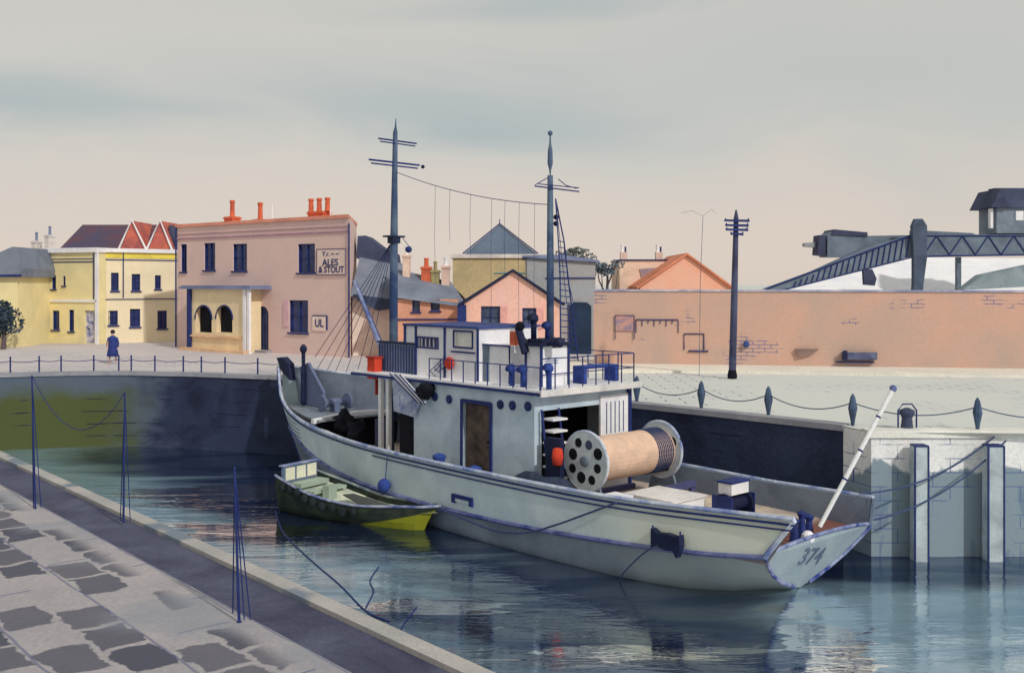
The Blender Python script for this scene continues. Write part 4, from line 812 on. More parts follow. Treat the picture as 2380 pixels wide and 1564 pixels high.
# decks
def hull_outline(s0, s1, inset, n_=24, z=1.0):
    a, b = [], []
    for i in range(n_+1):
        s_ = s0+(s1-s0)*i/n_; y = max(.02, smooth_tab(Bt, s_)-inset); x = xr(s_, z, 0); a.append((x, y, z)); b.append((x, -y, z))
    return a, b
dk = mat('warm_deck_planks', (182, 168, 148), g=1.2, wash=.25, scale=1, rgb2=(150, 138, 130))
def redstern(nt):
    pv, ps = pos(nt); d = mth(nt, 'ADD', mth(nt, 'MULTIPLY', mth(nt, 'SUBTRACT', ps.outputs[0], C.x), DX.x), mth(nt, 'MULTIPLY', mth(nt, 'SUBTRACT', ps.outputs[1], C.y), DX.y))
    return step(nt, d, 1.6, 1.0)
overlay(dk, redstern, (124, 82, 72), g=1)
a, b = hull_outline(0.02, 19.5, .1, 24, 1.12)
MB().add(a+b, [(i, i+1, 25+i+1, 25+i) for i in range(24)]).build('deck', dk, S, flip=False)
a, b = hull_outline(18.4, 23.6, .13, 12, 2.22)
fd = mat('foredeck_grey', (120, 128, 138), g=1.1, wash=.2, scale=1)
poly = a+b[::-1]
MB().prism(poly, (0, 0, .06)).build('foredeck', fd, S)
lip = [(18.38+.25*math.sin(math.pi*k/10), 2.0-4.0*k/10, 2.16+.10*math.sin(math.pi*k/10)) for k in range(11)]
lo_ = MB()
for k in range(10): lo_.prism([lip[k], lip[k+1], (lip[k+1][0]+.2, lip[k+1][1], lip[k+1][2]), (lip[k][0]+.2, lip[k][1], lip[k][2])], (0, 0, .15))
lo_.build('foredeck_lip', WHT, S)
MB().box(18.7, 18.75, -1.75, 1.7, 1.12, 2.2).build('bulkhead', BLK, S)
# white covering boards just inside the near rail, forward
vs = []
for i in range(13):
    s_ = 16.2+i*.5; y = smooth_tab(Bt, s_)-.12; z = smooth_tab(RN, s_)-.10; x = xr(s_, z, 0); vs += [(x, y, z), (x, y-.34, z-.02), (x, y-.34, z-.12), (x, y, z-.12)]
MB().add(vs, [(4*i+k, 4*i+(k+1) % 4, 4*i+4+(k+1) % 4, 4*i+4+k) for i in range(12) for k in range(4)]+[(0, 1, 2, 3), (51, 50, 49, 48)]).build('covering_board', WHT, S)
# rails and strakes
def line(side, idx, r, m, name, s0=0, s1=24.2, dz=0, dy=0, par=S):
    pts = []
    for i in range(61):
        s_ = s0+(s1-s0)*i/60; q_ = section(s_, side)[idx]; pts.append((q_[0], q_[1]+dy*side, q_[2]+dz))
    return MB().path(pts, r, 6).build(name, m, par)
railm = mat('pale_rail', (186, 194, 200), g=1.2, rgb2=(96, 116, 166), scale=1.3)
line(1, 7, .055, railm, 'gunwale', dz=.02); line(-1, 7, .05, railm, 'gunwale', dz=.02)
line(1, 7, .028, INK, 'rail_line', s0=.0, s1=23.4, dz=-.10, dy=.015); 
line(1, 5, .06, mat('violet_grey_strake', (112, 118, 156), g=1.1, rgb2=(52, 66, 122), scale=1.4), 'rubbing_strake', s1=23.8, dy=.02); line(-1, 5, .05, INK, 'rubbing_strake', s1=23.8)
# raked end boards of the bulwark at the stern
for side in (1, -1):
    q_ = section(0, side); a = Vector(q_[5]); b_ = Vector(q_[7])
    MB().path([a+Vector((-.02, 0, 0)), (a+b_)/2, b_], .06, 6).build('bulwark_end', railm if side > 0 else STL, S)
    MB().path([a+Vector((-.0, -.05*side, 0)), b_+Vector((.12, -.07*side, -.04))], .03, 6).build('end_batten', INK, S)
# stem bar
MB().path([section(24.2, 1)[k] for k in range(1, 8)], [.05]*5+[.06, .08], 7).build('stem_bar', INK, S)
pl_ = MB()   # planking lines at the bow
for k in range(7):
    z = .9+k*.16; pts = []
    for i in range(9):
        s_ = 21.0+i*.37-.1*(k % 3); q_ = section(s_, 1); a, b_ = Vector(q_[5]), Vector(q_[7]); t_ = (z-a.z)/(b_.z-a.z)
        if 0 < t_ < 1: pts.append(a.lerp(b_, t_)+Vector((0, .012, 0)))
    if len(pts) > 2: pl_.path(pts, .014, 4)
pl_.build('plank_seam', INK, S)
# samson post and stemhead
MB().lathe([(.06, 0), (.11, .15), (.10, 1.2), (.07, 1.5), (.075, 2.05), (.13, 2.12), (.14, 2.25), (.05, 2.38)], (22.45, 0, 2.28), seg=10).build('samson_post', INKD, S)
MB().prism([(23.3, -.16, 3.2), (23.9, -.12, 3.55), (24.25, -.1, 4.05), (23.85, -.12, 4.1), (23.4, -.15, 3.85)], (0, .26, 0)).build('stemhead', INKD, S)
MB().prism([(22.6, -.1, 2.3), (22.9, -.1, 3.75), (22.3, -.1, 3.95), (21.2, -.1, 2.9), (21.2, -.1, 2.3)], (0, -.12, 0)).build('breakwater', mat('slate_blue_plate', (96, 106, 134), g=1.1), S)
# windlass on the foredeck
MB().lathe([(.3, -.6), (.3, -.52), (.14, -.5), (.14, .5), (.3, .52), (.3, .6)], (20.2, .0, 2.62), (0, 1, 0)).box(20.05, 20.35, -.12, .12, 2.28, 2.6).build('windlass', mat('slate_blue_plate', (0, 0, 0)), S)
# ---- deckhouse
HN, HF = 1.72, -2.05; ZD, ZT = 1.12, 4.0
s_aft, s_for = 7.6, 13.2
d0, dz1 = sp(1076, 930, HN); d1, dz0 = sp(1140, 1076, HN)
mb = MB()
holes = [(d1, d0, 1.5, 3.55)]
# near side wall (with doorway): use wall_holes in s,z then turn to y=HN
wb = MB(); wall_holes(wb, s_aft, s_for, ZD, ZT, holes, y=0, rev=.12)
mb.add([(v.x, HN-v.y, v.z) for v in wb.v], wb.f)
mb.add([(s_for, HN, ZD), (s_for, HF, ZD), (s_for, HF, ZT), (s_for, HN, ZT)], [(0, 1, 2, 3)]); mb.add([(s_aft, HF, ZD), (s_for, HF, ZD), (s_for, HF, ZT), (s_aft, HF, ZT)], [(0, 1, 2, 3)])
# aft face with the wide dark opening
n1 = sn(1392, 960, s_aft)[0]; 
for a_, b_, c_, e_ in ((HN, 1.45, ZD, ZT), (1.45, n1, 3.55, ZT), (n1, HF, ZD, ZT)): mb.add([(s_aft, a_, c_), (s_aft, b_, c_), (s_aft, b_, e_), (s_aft, a_, e_)], [(0, 1, 2, 3)])
dh = mb.build('deckhouse', SHIP, S, flip=False)
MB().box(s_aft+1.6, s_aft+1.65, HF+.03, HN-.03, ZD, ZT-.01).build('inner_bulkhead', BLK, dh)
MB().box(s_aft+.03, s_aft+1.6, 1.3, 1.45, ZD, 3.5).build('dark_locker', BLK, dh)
dw = MB().box(d1+.03, d0-.03, HN-.16, HN-.1, 1.5, 3.52).build('door', mat('brown_door', (96, 84, 74), g=1.05, wash=.3, scale=2, rgb2=(54, 46, 48)), dh)
MB().ball((d1+.18, HN-.07, 2.5), .045).build('handle', INKD, dw)
MB().box(d1-.09, d1, HN-.1, HN+.05, 1.45, 3.64).box(d0, d0+.07, HN-.1, HN+.05, 1.45, 3.64).box(d1, d0, HN-.1, HN+.05, 3.55, 3.66).box(d1-.12, d0+.1, HN-.05, HN+.1, 1.4, 1.5).build('door_frame', INK, dw)
for p in ((1012, 922), (1045, 928), (1164, 940), (1192, 942), (1228, 944)):
    s_, z = sp(p[0], p[1], HN); ps_ = MB().lathe([(.13, 0), (.13, .04), (.10, .05)], (s_, HN, z), (0, 1, 0), 12).build('porthole', INK, dh); MB().lathe([(.085, 0), (.08, .02)], (s_, HN+.052, z), (0, 1, 0), 12).build('pane', GLS, ps_)
# white planked panel on the aft face
wp = MB().box(s_aft-.07, s_aft-.003, HF+.05, n1, ZD, ZT-.2).build('planked_panel', WHT, dh)
for k in range(5):
    y = HF+.25+k*.18; MB().box(s_aft-.085, s_aft-.0705, y, y+.025, 2.7, 3.6).build('seam', INK, wp)
MB().box(s_aft-.1, s_aft+.05, HF-.08, HF+.045, ZD, ZT).build('corner_post', INK, dh)
# boat deck
bd = MB().box(s_aft-.35, 16.3, HF-.1, HN+.1, ZT+.002, ZT+.13).build('boat_deck', WHT, S)
MB().box(s_aft-.37, 16.32, HN+.101, HN+.14, ZT+.0, ZT+.08).build('deck_edge', INK, bd)
MB().box(s_aft-.42, s_aft-.351, HF-.15, HN+.14, ZT-.02, ZT+.16).build('deck_edge', mat('off_white_edge', (206, 204, 200), g=1.1), bd)
# open space below the fore part of the boat deck: posts, black sheets painted as its shade
MB().box(13.9, 14.0, HF, HN-.3, ZD, ZT).build('shade_sheet', BLK, S)
for px, m_ in ((884, WHT), (902, WHT), (958, mat('slate_blue_plate', (0, 0, 0)))):
    s_ = sp(px, 950, HN-.05)[0]; MB().box(s_-.07, s_+.07, HN-.15, HN-.02, 1.5, ZT).build('deck_pillar', m_, S)
s0, _ = sp(868, 1000, HN-.1); s1, _ = sp(905, 1000, HN-.1)
MB().box(s1, s0, HN-.3, HN-.16, 1.6, 2.6).build('deck_locker', SLD, S)
s0, _ = sp(922, 1000, HN+.12); s1, _ = sp(955, 1000, HN+.12)
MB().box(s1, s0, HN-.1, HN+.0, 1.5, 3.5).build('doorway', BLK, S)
# hatched grey wing and sloping white boards at the fore end of the deckhouse
s0, z0 = sp(905, 868, HN+.25); s1, z1 = sp(985, 936, HN+.25); s2, z2 = sp(925, 990, HN+.1)
bw = MB().prism([(s0, HN+.17, z0), (s0-.55, HN+.17, z0+.0), (s1-.05, HN+.17, z1), (s1+.3, HN+.17, z1-.03)], (0, .06, 0)).build('sloping_boards', WHT, S)
for k in (0, .28, .55): MB().tube((s0-k, HN+.24, z0), (s1+.3-k*.64, HN+.24, z1-.03), .022, seg=5).build('board_edge', INK, bw)
wg = MB().prism([(s0+.1, HN+.02, z0-.05), (s1+.4, HN+.02, z1-.0), (s1+.7, HN+.02, 2.9), (s0, HN+.02, 3.0)], (0, .06, 0)).build('wing_screen', mat('pale_blue_hatched', (180, 186, 196), g=1.1, rgb2=(96, 112, 160), scale=2.5), S)
# black lumps made up for the dark inside of the fore well
for px, py, w_, h_, n_ in ((800, 985, .9, .75, 1.0), (832, 1000, .5, .6, 1.35), (1352-360, 905, .5, .4, 1.86)):
    s_, z = sp(px, py, n_); b_ = MB()
    lump(b_, (s_, n_, z), w_*.6, .3, h_*.62, px, .5)
    b_.build('well_shade_lump', BLK, S, smooth=True)
# red port light box
s_, z = sp(868, 880, HN-.2); zt_ = sp(868, 832, HN-.2)[1]
rl = MB().box(s_-.2, s_+.2, HN-.4, HN-.1, z, zt_).build('sidelight', RED, S); MB().box(s_-.23, s_+.23, HN-.44, HN-.05, zt_, zt_+.05).build('lid', mat('dark_red_paint', (150, 46, 36)), rl); MB().box(s_-.3, s_-.24, HN-.44, HN-.098, z-.5, z).build('bracket', mat('dark_red_paint', (0, 0, 0)), rl)
# bridge wing dodger (grey vertical boards)
WN = 1.2
p0 = sp(880, 800, WN)[0]; p1 = sp(968, 800, WN)[0]; zt_ = sp(925, 799, WN)[1]; zb_ = ZT+.132
dg = MB().box(p1, p0, WN-.05, WN, zb_, zt_).box(p0-.05, p0, -WN, WN-.051, zb_, zt_).build('bridge_dodger', mat('blue_grey_boards', (98, 110, 132), g=1.25, wash=.25, scale=1.5), S)
for k in range(14): x = p1+(p0-p1)*(k+.5)/14; MB().box(x-.015, x+.015, WN+.001, WN+.02, zb_, zt_-.05).build('seam', INK, dg)
MB().box(p1-.05, p0+.03, WN-.09, WN+.04, zt_, zt_+.06).build('rail', INKD, dg)
# wheelhouse
w1 = sp(1112, 800, WN)[0]; w0 = sp(942, 800, WN+.0)[0]; wt = sp(1030, 761, WN)[1]
hb = [(sp(1018, 800, WN)[0], sp(972, 800, WN)[0], sp(990, 806, WN)[1], sp(990, 786, WN)[1]), (sp(1098, 800, WN)[0], sp(1056, 800, WN)[0], sp(1080, 806, WN)[1], sp(1080, 772, WN)[1])]
wb = MB(); wall_holes(wb, w1, p1, zb_, wt, hb, rev=.08); mb = MB(); mb.add([(v.x, WN-v.y, v.z) for v in wb.v], wb.f)
mb.add([(w1, WN, zb_), (w1, -WN, zb_), (w1, -WN, wt), (w1, WN, wt)], [(0, 1, 2, 3)]); mb.add([(p1, WN, zb_), (p1, -WN, zb_), (p1, -WN, wt), (p1, WN, wt)], [(0, 1, 2, 3)]); mb.add([(w1, -WN, zb_), (p1, -WN, zb_), (p1, -WN, wt), (w1, -WN, wt)], [(0, 1, 2, 3)])
mb.add([(p1, WN, zt_+.07), (w0, WN, zt_+.07), (w0, WN, wt), (p1, WN, wt)], [(0, 1, 2, 3)])
wh = mb.build('wheelhouse', WHT, S, flip=False)
MB().box(w1-.06, w0+.05, -WN-.08, WN+.07, wt+.001, wt+.07).build('roof', mat('blue_trimmed_roof', (60, 74, 128), g=1), wh)
for k, h in enumerate(hb):
    wo = MB().box(h[0], h[1], WN-.1, WN-.085, h[2], h[3]).build('window', GLS if k == 0 else mat('cream_blind', (226, 220, 206), g=1.1), wh)
    fr_ = MB(); a, b, c, d = h
    for q_ in ((a-.04, b+.04, c-.05, c), (a-.04, b+.04, d, d+.05), (a-.04, a, c, d), (b, b+.04, c, d)): fr_.box(q_[0], q_[1], WN-.02, WN+.03, q_[2], q_[3])
    fr_.build('frame', INK, wo)
    if k == 0:
        bb = MB()
        for j in range(5): x = a+(b-a)*(j+.5)/5; bb.box(x-.02, x+.02, WN-.084, WN-.06, c, d)
        bb.build('blind_slats', WHT, wo)
for x in (w1, p1, (w1+p1)/2+.05): MB().box(x-.03, x+.03, WN+.001, WN+.05, zb_, wt).build('corner_post', INK, wh)
MB().box(w0-.05, w0+.02, WN-.03, WN+.05, zt_+.07, wt).build('corner_post', INK, wh)
s_, z = sp(1070, 818, WN); MB().box(s_-.75, s_+.35, WN+.051, WN+.09, z-.02, z+.03).build('ledge', INK, wh)
# crossed lattice near its foot
lt = MB(); a0, z0 = sp(1000, 862, WN+.05); a1, z1 = sp(1036, 828, WN+.05)
for k in range(4):
    lt.tube((a0-(a0-a1)*k/3.5, WN+.06, z0), (a1, WN+.06, z0+(z1-z0)*(1-k/3.5)), .012, seg=5); lt.tube((a0-(a0-a1)*(k/4), WN+.06, z0+(z1-z0)*(k/4)), (a0-(a0-a1)*(k/4+.35), WN+.06, z0+(z1-z0)*(k/4-.3)), .012, seg=5)
lt.build('lattice', INK, wh)
# casing and hatch abaft the wheelhouse
c0 = sp(1120, 840, 1.0)[0]; c1 = sp(1186, 840, 1.0)[0]; czt = sp(1150, 802, 1.0)[1]
cs = MB().box(c1, c0, .2, 1.0, zb_, czt).build('engine_casing', WHT, S)
MB().box(c0-.34, c0, 1.001, 1.04, zb_, czt).build('dark_door', STL, cs); MB().path([(c0, 1.03, zb_), (c0, 1.03, czt), (c1, 1.03, czt), (c1, 1.03, zb_)], .035, 6).build('trim', INK, cs)
# aft cabin below the main mast
k0 = 8.75; k1 = 8.15; kzt = sp(1270, 806, .9)[1]
ac = MB().box(k1, k0, -.12, .95, zb_, kzt).build('mast_cabin', WHT, S)
MB().box(k1-.1, k0+.1, -.2, 1.05, kzt+.001, kzt+.09).box(k1, k0, 0, .9, kzt+.09, kzt+.2).build('cornice', INKD, ac)
for s_, n_ in ((k1-.02, .95), (k1-.02, -.12), (k0, .96)): MB().box(s_-.03, s_+.03, n_-.03, n_+.03, zb_, kzt).build('corner_post', INK, ac)
vn = MB()
for k in range(3): vn.box(k1-.03, k1-.003, .3, .8, kzt-.35-k*.07, kzt-.33-k*.07)
vn.build('louvre', mat('blue_grey_lead', (0, 0, 0)), ac)
def cowl(s_, n_, z0, h, r, m, lean=0, par=S, name='cowl_vent'):
    MB().path([(s_, n_, z0), (s_, n_, z0+h*.6), (s_, n_+.02, z0+h*.85), (s_-.02+lean, n_+.1, z0+h)], [r*.6, r*.6, r*.8, r*1.15], 10).ball((s_+lean*.6, n_, z0+h*.92), r*1.05, 9).build(name, m, par, smooth=True)
bv = mat('bright_blue_paint', (48, 70, 140), g=1.1, wash=.25, scale=4)
for px, py in ((1190, 870), (1216, 872), (1276, 868)):
    n_ = 1.35; s_, zz_ = sp(px, py-8, n_); cowl(s_, n_, zb_, max(.3, zz_-zb_+.1), .13, bv)
# gear on top of the cabin
cowl(k0-.1, .75, kzt+.2, .62, .14, INKD); cowl(k1+.15, .55, kzt+.1, .5, .12, INK, name='signal_lamp')
q0 = sp(1204, 762, 1.0); q1 = sp(1222, 812, 1.0); MB().tube((q0[0], 1.0, q0[1]), (q1[0], 1.0, q1[1]-.1), .1, .13, 9).build('searchlight_stand', INKD, S)
q0 = sp(1206, 758, 1.0); MB().ball((q0[0]-.05, 1.0, q0[1]), .14).build('searchlight', BLK, S)
q0 = sp(1196, 798, .6); MB().box(q0[0]-.12, q0[0]+.1, .5, .7, zb_, q0[1]+.35).build('stove_pipe', ORG, S)
for px in (1216, 1290, 1300):
    q0 = sp(px, 796, .7); MB().ball((q0[0], .7, q0[1]), .15, 8).build('gear_drum', INKD, S)
# rails on the boat deck
def deck_rail(pts, h, m, name, lines=2, nposts=None):
    mb = MB(); o_ = []
    for a, b_ in zip(pts, pts[1:]):
        a, b_ = Vector(a), Vector(b_); k_ = max(1, round((b_-a).length/.55))
        for k in range(k_+1): p = a.lerp(b_, k/k_); o_.append(p)
        for l_ in range(lines): z = Vector((0, 0, h*(l_+1)/lines)); mb.tube(a+z, b_+z, .016, seg=5)
    for p in o_: mb.tube(p, p+Vector((0, 0, h)), .02, seg=5)
    return mb.build(name, m, S)
deck_rail([(s_aft-.25, HN, zb_), (s_aft-.25, HF, zb_), (s_aft+1.6, HF, zb_)], .85, INK, 'guard_rail')
deck_rail([(s_aft-.25, HN+.03, zb_), (s_aft+4.6, HN+.03, zb_)], .62, INK, 'guard_rail', 1)
q0 = sn(1346, 900, s_aft+.5)[0]; q1 = sn(1424, 900, s_aft+.5)[0]
bn = MB().box(s_aft+.3, s_aft+.75, q1, q0, zb_+.42, zb_+.5).box(s_aft+.3, s_aft+.75, q1, q1+.1, zb_, zb_+.42).box(s_aft+.3, s_aft+.75, q0-.12, q0, zb_, zb_+.42).build('deck_bench', bv, S)
# ladder and shelves at the near aft corner of the deckhouse
ld = MB()
for k in range(7):
    z = 1.4+k*.32; ld.box(s_aft-.5, s_aft-.1, .95+.0, 1.5, z, z+.05)
ld.build('side_ladder_treads', WHT, S)
MB().tube((s_aft-.5, 1.55, ZD), (s_aft-.1, 1.55, 3.6), .035).tube((s_aft-.5, .9, ZD), (s_aft-.1, .9, 3.6), .035).build('side_ladder_rails', INK, S)
q0 = sp(1293, 1062, 1.75); MB().lathe([(.04, -.24), (.13, -.21), (.16, 0), (.13, .21), (.04, .24)], (q0[0], 1.7, q0[1]), seg=12).build('red_buoy_float', RED, S, smooth=True)
MB().box(q0[0]-.05, q0[0]+.5, 1.5, 1.66, ZD, 2.9).build('gear_locker', INKD, S)
dkb = MB()
lump(dkb, (q0[0]+.35, 2.0, 1.55), 1.05, .3, .42, 3, .45)
dkb.build('net_heap', mat('slate_net', (52, 62, 84), g=1, wash=.4, scale=3), S, smooth=True)
# small blue capstan by the near rail and another by the door
for px, py in ((1018, 1062), (1100, 1082)):
    s_, z = sp(px, py, 2.3); MB().lathe([(.22, 0), (.18, .1), (.12, .3), (.2, .5), (.2, .56), (.05, .62)], (s_, 2.25, 1.45 if px < 1050 else 1.3), seg=12).build('capstan', bv, S, smooth=True)
# fore mast
ms_, mz = sp(915, 802, 0); mtop = sp(924, 275, 0)[1]
mastm = mat('grey_mast_timber', (84, 100, 116), g=1.15, wash=.35, scale=.8, rgb2=(44, 62, 96))
Zm = lambda y, n_=0, px=915: sp(px, y, n_)[1]
m1 = MB().path([(ms_, 0, 2.3), (ms_, 0, Zm(700)), (ms_-.03, 0, Zm(540)), (ms_-.06, 0, Zm(420)), (ms_-.1, 0, Zm(310)), (ms_-.12, 0, Zm(296)), (ms_-.13, 0, mtop)], [.15, .145, .13, .10, .08, .03, .012], 10).build('foremast', mastm, S, smooth=True)
def yard(par, s_, n0, y, pxa, pxb, r, px0, nm='yard', dbl=.06):
    # a crosswise yard: slant slightly so that its ends project as drawn
    mb = MB(); na, _ = sn(pxa, y, s_); nb, _ = sn(pxb, y, s_); z = sp(px0, y, 0)[1]; 
    mb.tube((s_, na, z+.03), (s_, nb, z+.0), r, seg=6).tube((s_-.04, na*.94, z+.03-dbl), (s_-.04, nb*.9, z-dbl), r*.8, seg=6); return mb.build(nm, INK, par)
yard(m1, ms_-.1, 0, 328, 880, 968, .03, 922, dbl=.1); yd = yard(m1, ms_-.08, 0, 379, 858, 975, .035, 918, dbl=.12)
n_, z = sn(983, 388, ms_); MB().ball((ms_, n_, z), .07).build('block', INKD, m1)
MB().box(ms_-.2, ms_+.15, -.35, .35, Zm(552), Zm(548)).box(ms_-.18, ms_+.14, -.16, .16, Zm(566), Zm(552)).build('mast_band', INKD, m1)
MB().path([(ms_-.1, -.3, Zm(552)), sp(950, 570, -.6)[0:1]+(-.6, sp(950, 572, -.6)[1])], .012, 5).ball((sp(950, 578, -.6)[0], -.6, sp(950, 580, -.6)[1]), .12).build('hanging_lamp', INK, m1)
# derrick boom
b0 = sp(900, 802, .5); b1 = sp(823, 652, .9)
bm_ = MB().tube((b0[0], .5, b0[1]-.6), (b1[0], .9, b1[1]), .10, .055, 8).build('derrick_boom', mat('pale_blue_spar', (150, 160, 184), g=1.1, rgb2=(50, 66, 128), scale=1.6), S)
MB().path([(b0[0]-.05, .38, b0[1]-.6), (b1[0]-.0, .84, b1[1])], .022, 5).build('topping_line', INK, bm_)
# shrouds from the foremast to the fore rail
sh = MB()
for px, py, n_ in ((735, 862, -.8), (758, 866, -1.1), (778, 868, -1.3), (802, 872, -1.5), (828, 874, -1.7), (850, 876, -1.9), (732, 830, .4)):
    s_, z = sp(px, py, n_); sh.tube((ms_, 0, Zm(556)), (s_, n_, z), .012, seg=5)
sh.build('shrouds', INK, m1)
# main mast
ms2, _ = sp(1279, 800, 0); Z2 = lambda y: sp(1279, y, 0)[1]
m2 = MB().path([(ms2, 0, kzt), (ms2, 0, Z2(640)), (ms2, 0, Z2(480)), (ms2, 0, Z2(408))], [.11, .105, .09, .08], 10).build('mainmast', mastm, S, smooth=True)
MB().path([(ms2, 0, Z2(410)), (ms2, 0, Z2(396)), (ms2, 0, Z2(380)), (ms2, 0, Z2(350)), (ms2, 0, Z2(334)), (ms2, 0, Z2(312))], [.012, .03, .08, .07, .03, .02], 9).ball((ms2, 0, Z2(310)), .075).build('topmast', mastm, m2, smooth=True)
yn = MB(); na = sn(1238, 437, ms2)[0]; nb = sn(1340, 437, ms2)[0]; z = Z2(437)
yn.tube((ms2-.1, na, z), (ms2-.1, nb, z-.05), .022, seg=6).tube((ms2-.1, na*.8, z+.07), (ms2-.1, nb, z+.06), .016, seg=5)
yn.tube((ms2, na*.85, z+.05), (ms2, 0, Z2(410)), .014, seg=5).path([(ms2, nb*.3, Z2(415)), (ms2, nb*.6, Z2(428)), (ms2, nb, z+.05)], .014, 5); yn.build('crosstree', INK, m2)
for y_ in (505, 520): MB().ball((ms2-.12, -.12, Z2(y_)), .08).build('block', INKD, m2)
# rope ladder down the after side of the main mast
lr = MB(); T_ = (ms2-.12, -.1, Z2(462))
def LP(px, py): n_, z = sn(px, py, ms2-.35); return (ms2-.35, n_, z)
la = [T_, LP(1298, 560), LP(1302, 640), LP(1303, 740), LP(1304, 838)]; lb = [T_, LP(1311, 560), LP(1320, 640), LP(1332, 740), LP(1344, 838)]
lr.path(la, .02, 5).path(lb, .022, 5)
for k in range(20):
    y_ = 560+k*14.2; lr.tube(LP(1298+(y_-560)*.02, y_), LP(1311+(y_-560)*.12, y_+3), .014, seg=5)
lr.build('rope_ladder', INK, m2)
MB().tube(T_, LP(1330, 820), .01, seg=5).tube(LP(1318, 640), LP(1346, 760), .012, seg=5).build('backstay', INK, m2)
# aerial wire and droppers
wa = (ms_-.07, 0, Zm(399)); wb_ = (ms2, 0, Z2(476)); wp_ = [Vector(wa).lerp(Vector(wb_), i/16)-Vector((0, 0, .22*4*(i/16)*(1-i/16))) for i in range(17)]
aw = MB().path(wp_, .012, 5).build('aerial_wire', INK, S)
for px, yb in ((1012, 660), (1046, 560), (1094, 600), (1143, 760), (1174, 640), (1207, 800), (1243, 860)):
    s_ = sp(px, 500, 0)[0]; t_ = (s_-ms_)/(ms2-ms_); zt2_ = wa[2]+(wb_[2]-wa[2])*t_-.88*t_*(1-t_)
    MB().path([(s_, 0, zt2_), (s_+.04, 0, (zt2_+sp(px, yb, 0)[1])/2), (s_, 0, max(zb_, sp(px, yb, 0)[1]))], .007, 4).build('dropper', INK, aw)
# fittings on the hull side
s0, z0 = sp(1052, 1146, 2.74); s1, z1 = sp(1100, 1178, 2.74)
fp = MB()
for q_ in ((s0-.14, s0, z1, z0), (s1, s1+.14, z1, z0), (s1+.14, s0-.14, z0-.1, z0)): fp.box(q_[0], q_[1], 2.6, 2.79, q_[2], q_[3])
fo = fp.build('freeing_port', INK, S); MB().box(s1+.14, s0-.14, 2.6, 2.765, z1+.04, z0-.1).build('flap', mat('pale_topside_paint', (0, 0, 0)), fo)
vl = line(1, 7, .02, INK, 'rail_line', s0=0, s1=14, dz=-.22, dy=.02)

# ------------------------------------------------------------------ things on the ship
def onship(name, label, cat, s_, n_, z, group=None): return thing(name, label, cat, sw_(s_, n_, z), ANG, group)
RS, RN0, RN1, RZ, RR = 6.1, 1.28, -1.72, 2.36, .78
t = onship('cable_reel', 'big cable reel wound with tan rope between pierced grey flanges on the after deck', 'cable reel', RS, 0, 1.12)
zc = RZ-1.12
MB().lathe([(.60, RN1+.05), (.60, RN0-.05)], (0, 0, zc), (0, 1, 0), 32).build('drum', mat('tan_rope', (204, 174, 150), g=1.15, wash=.14, scale=2), t, smooth=False)
cl_ = MB()
for k in range(9): cl_.lathe([(.58, -.02), (.625, -.012), (.63, 0), (.625, .012), (.58, .02)], (0, RN1+.14+k*.075, zc), (0, 1, 0), 30)
cl_.build('blue_rope_turns', ROPE, t)
for y_ in (RN0, RN1):
    fl_ = MB().lathe([(.05, -.035), (RR, -.035), (RR, .035), (.05, .035)], (0, y_, zc), (0, 1, 0), 36).build('flange', mat('flange_paint', (176, 186, 188), g=1.25, wash=.15, scale=3), t)
    rm_ = MB().path([(RR*math.cos(k*math.pi/18), y_, zc+RR*math.sin(k*math.pi/18)) for k in range(37)], .04, 6).build('rim', railm, fl_)
    for k in range(8):
        an = k*math.pi/4+.3; r_ = .52 if k % 2 else .46; q_ = .13 if k % 3 else .16
        MB().lathe([(q_, .0), (q_*.9, .006)], (r_*math.cos(an), y_+.036, zc+r_*math.sin(an)), (0, 1, 0), 9).build('hole', BLK if k != 2 else SLD, fl_)
    MB().lathe([(.14, 0), (.13, .07), (.05, .09)], (0, y_+.036, zc), (0, 1, 0), 12).build('hub', STL, fl_)
    MB().prism([(-.55, y_-.2, 0), (.55, y_-.2, 0), (.12, y_-.2, zc), (-.12, y_-.2, zc)], (0, .08, 0)).build('stand', STL, t)
# reel base frame
MB().box(-1.05, -.9, RN1-.3, RN0+.1, .3, .45).box(.9, 1.05, RN1, RN0, 0, .15).box(-1.0, -.9, RN1-.3, RN1-.15, 0, .3).box(-1.0, -.9, RN0-.6, RN0-.45, 0, .3).build('base_frame', mat('violet_frame', (76, 78, 120), g=1), t)
# life buoys hung on the wheelhouse side
q0 = sp(1044, 844, WN+.1); t = onship('lifebuoy', 'small round red lifebuoy hung on the white wheelhouse side', 'lifebuoy', q0[0], WN+.1, q0[1])
MB().lathe([(.05, -.03), (.17, -.05), (.2, 0), (.17, .05), (.05, .03)], (0, 0, 0), (0, 1, 0), 16).build('ring', RED, t, smooth=True); MB().lathe([(.055, 0), (.05, .06)], (0, 0, 0), (0, 1, 0), 10).build('centre', mat('dark_red_paint', (0, 0, 0)), t)
# winch
q0 = sp(1608, 1148, .6); t = onship('winch', 'dark blue deck winch with a white top, aft of the cable reel', 'winch', q0[0], -.3, 1.12)
q0n = sn(1608, 1150, q0[0]-.4)
t.location = sw_(2.9, -.75, 1.12)
MB().lathe([(.3, -.45), (.3, -.38), (.18, -.36), (.18, .36), (.3, .38), (.3, .45)], (0, 0, .35), (0, 1, 0), 16).build('barrel', INKD, t)
MB().box(-.3, .3, -.5, -.46, 0, .6).box(-.3, .3, .46, .5, 0, .6).box(-.4, .4, -.5, .5, 0, .08).build('side_frame', INK, t); MB().box(-.2, .2, -.36, .36, .62, .9).build('cover', WHT, t)
MB().box(-.22, .22, -.4, .4, .9, .95).build('cover_lid', INK, t)
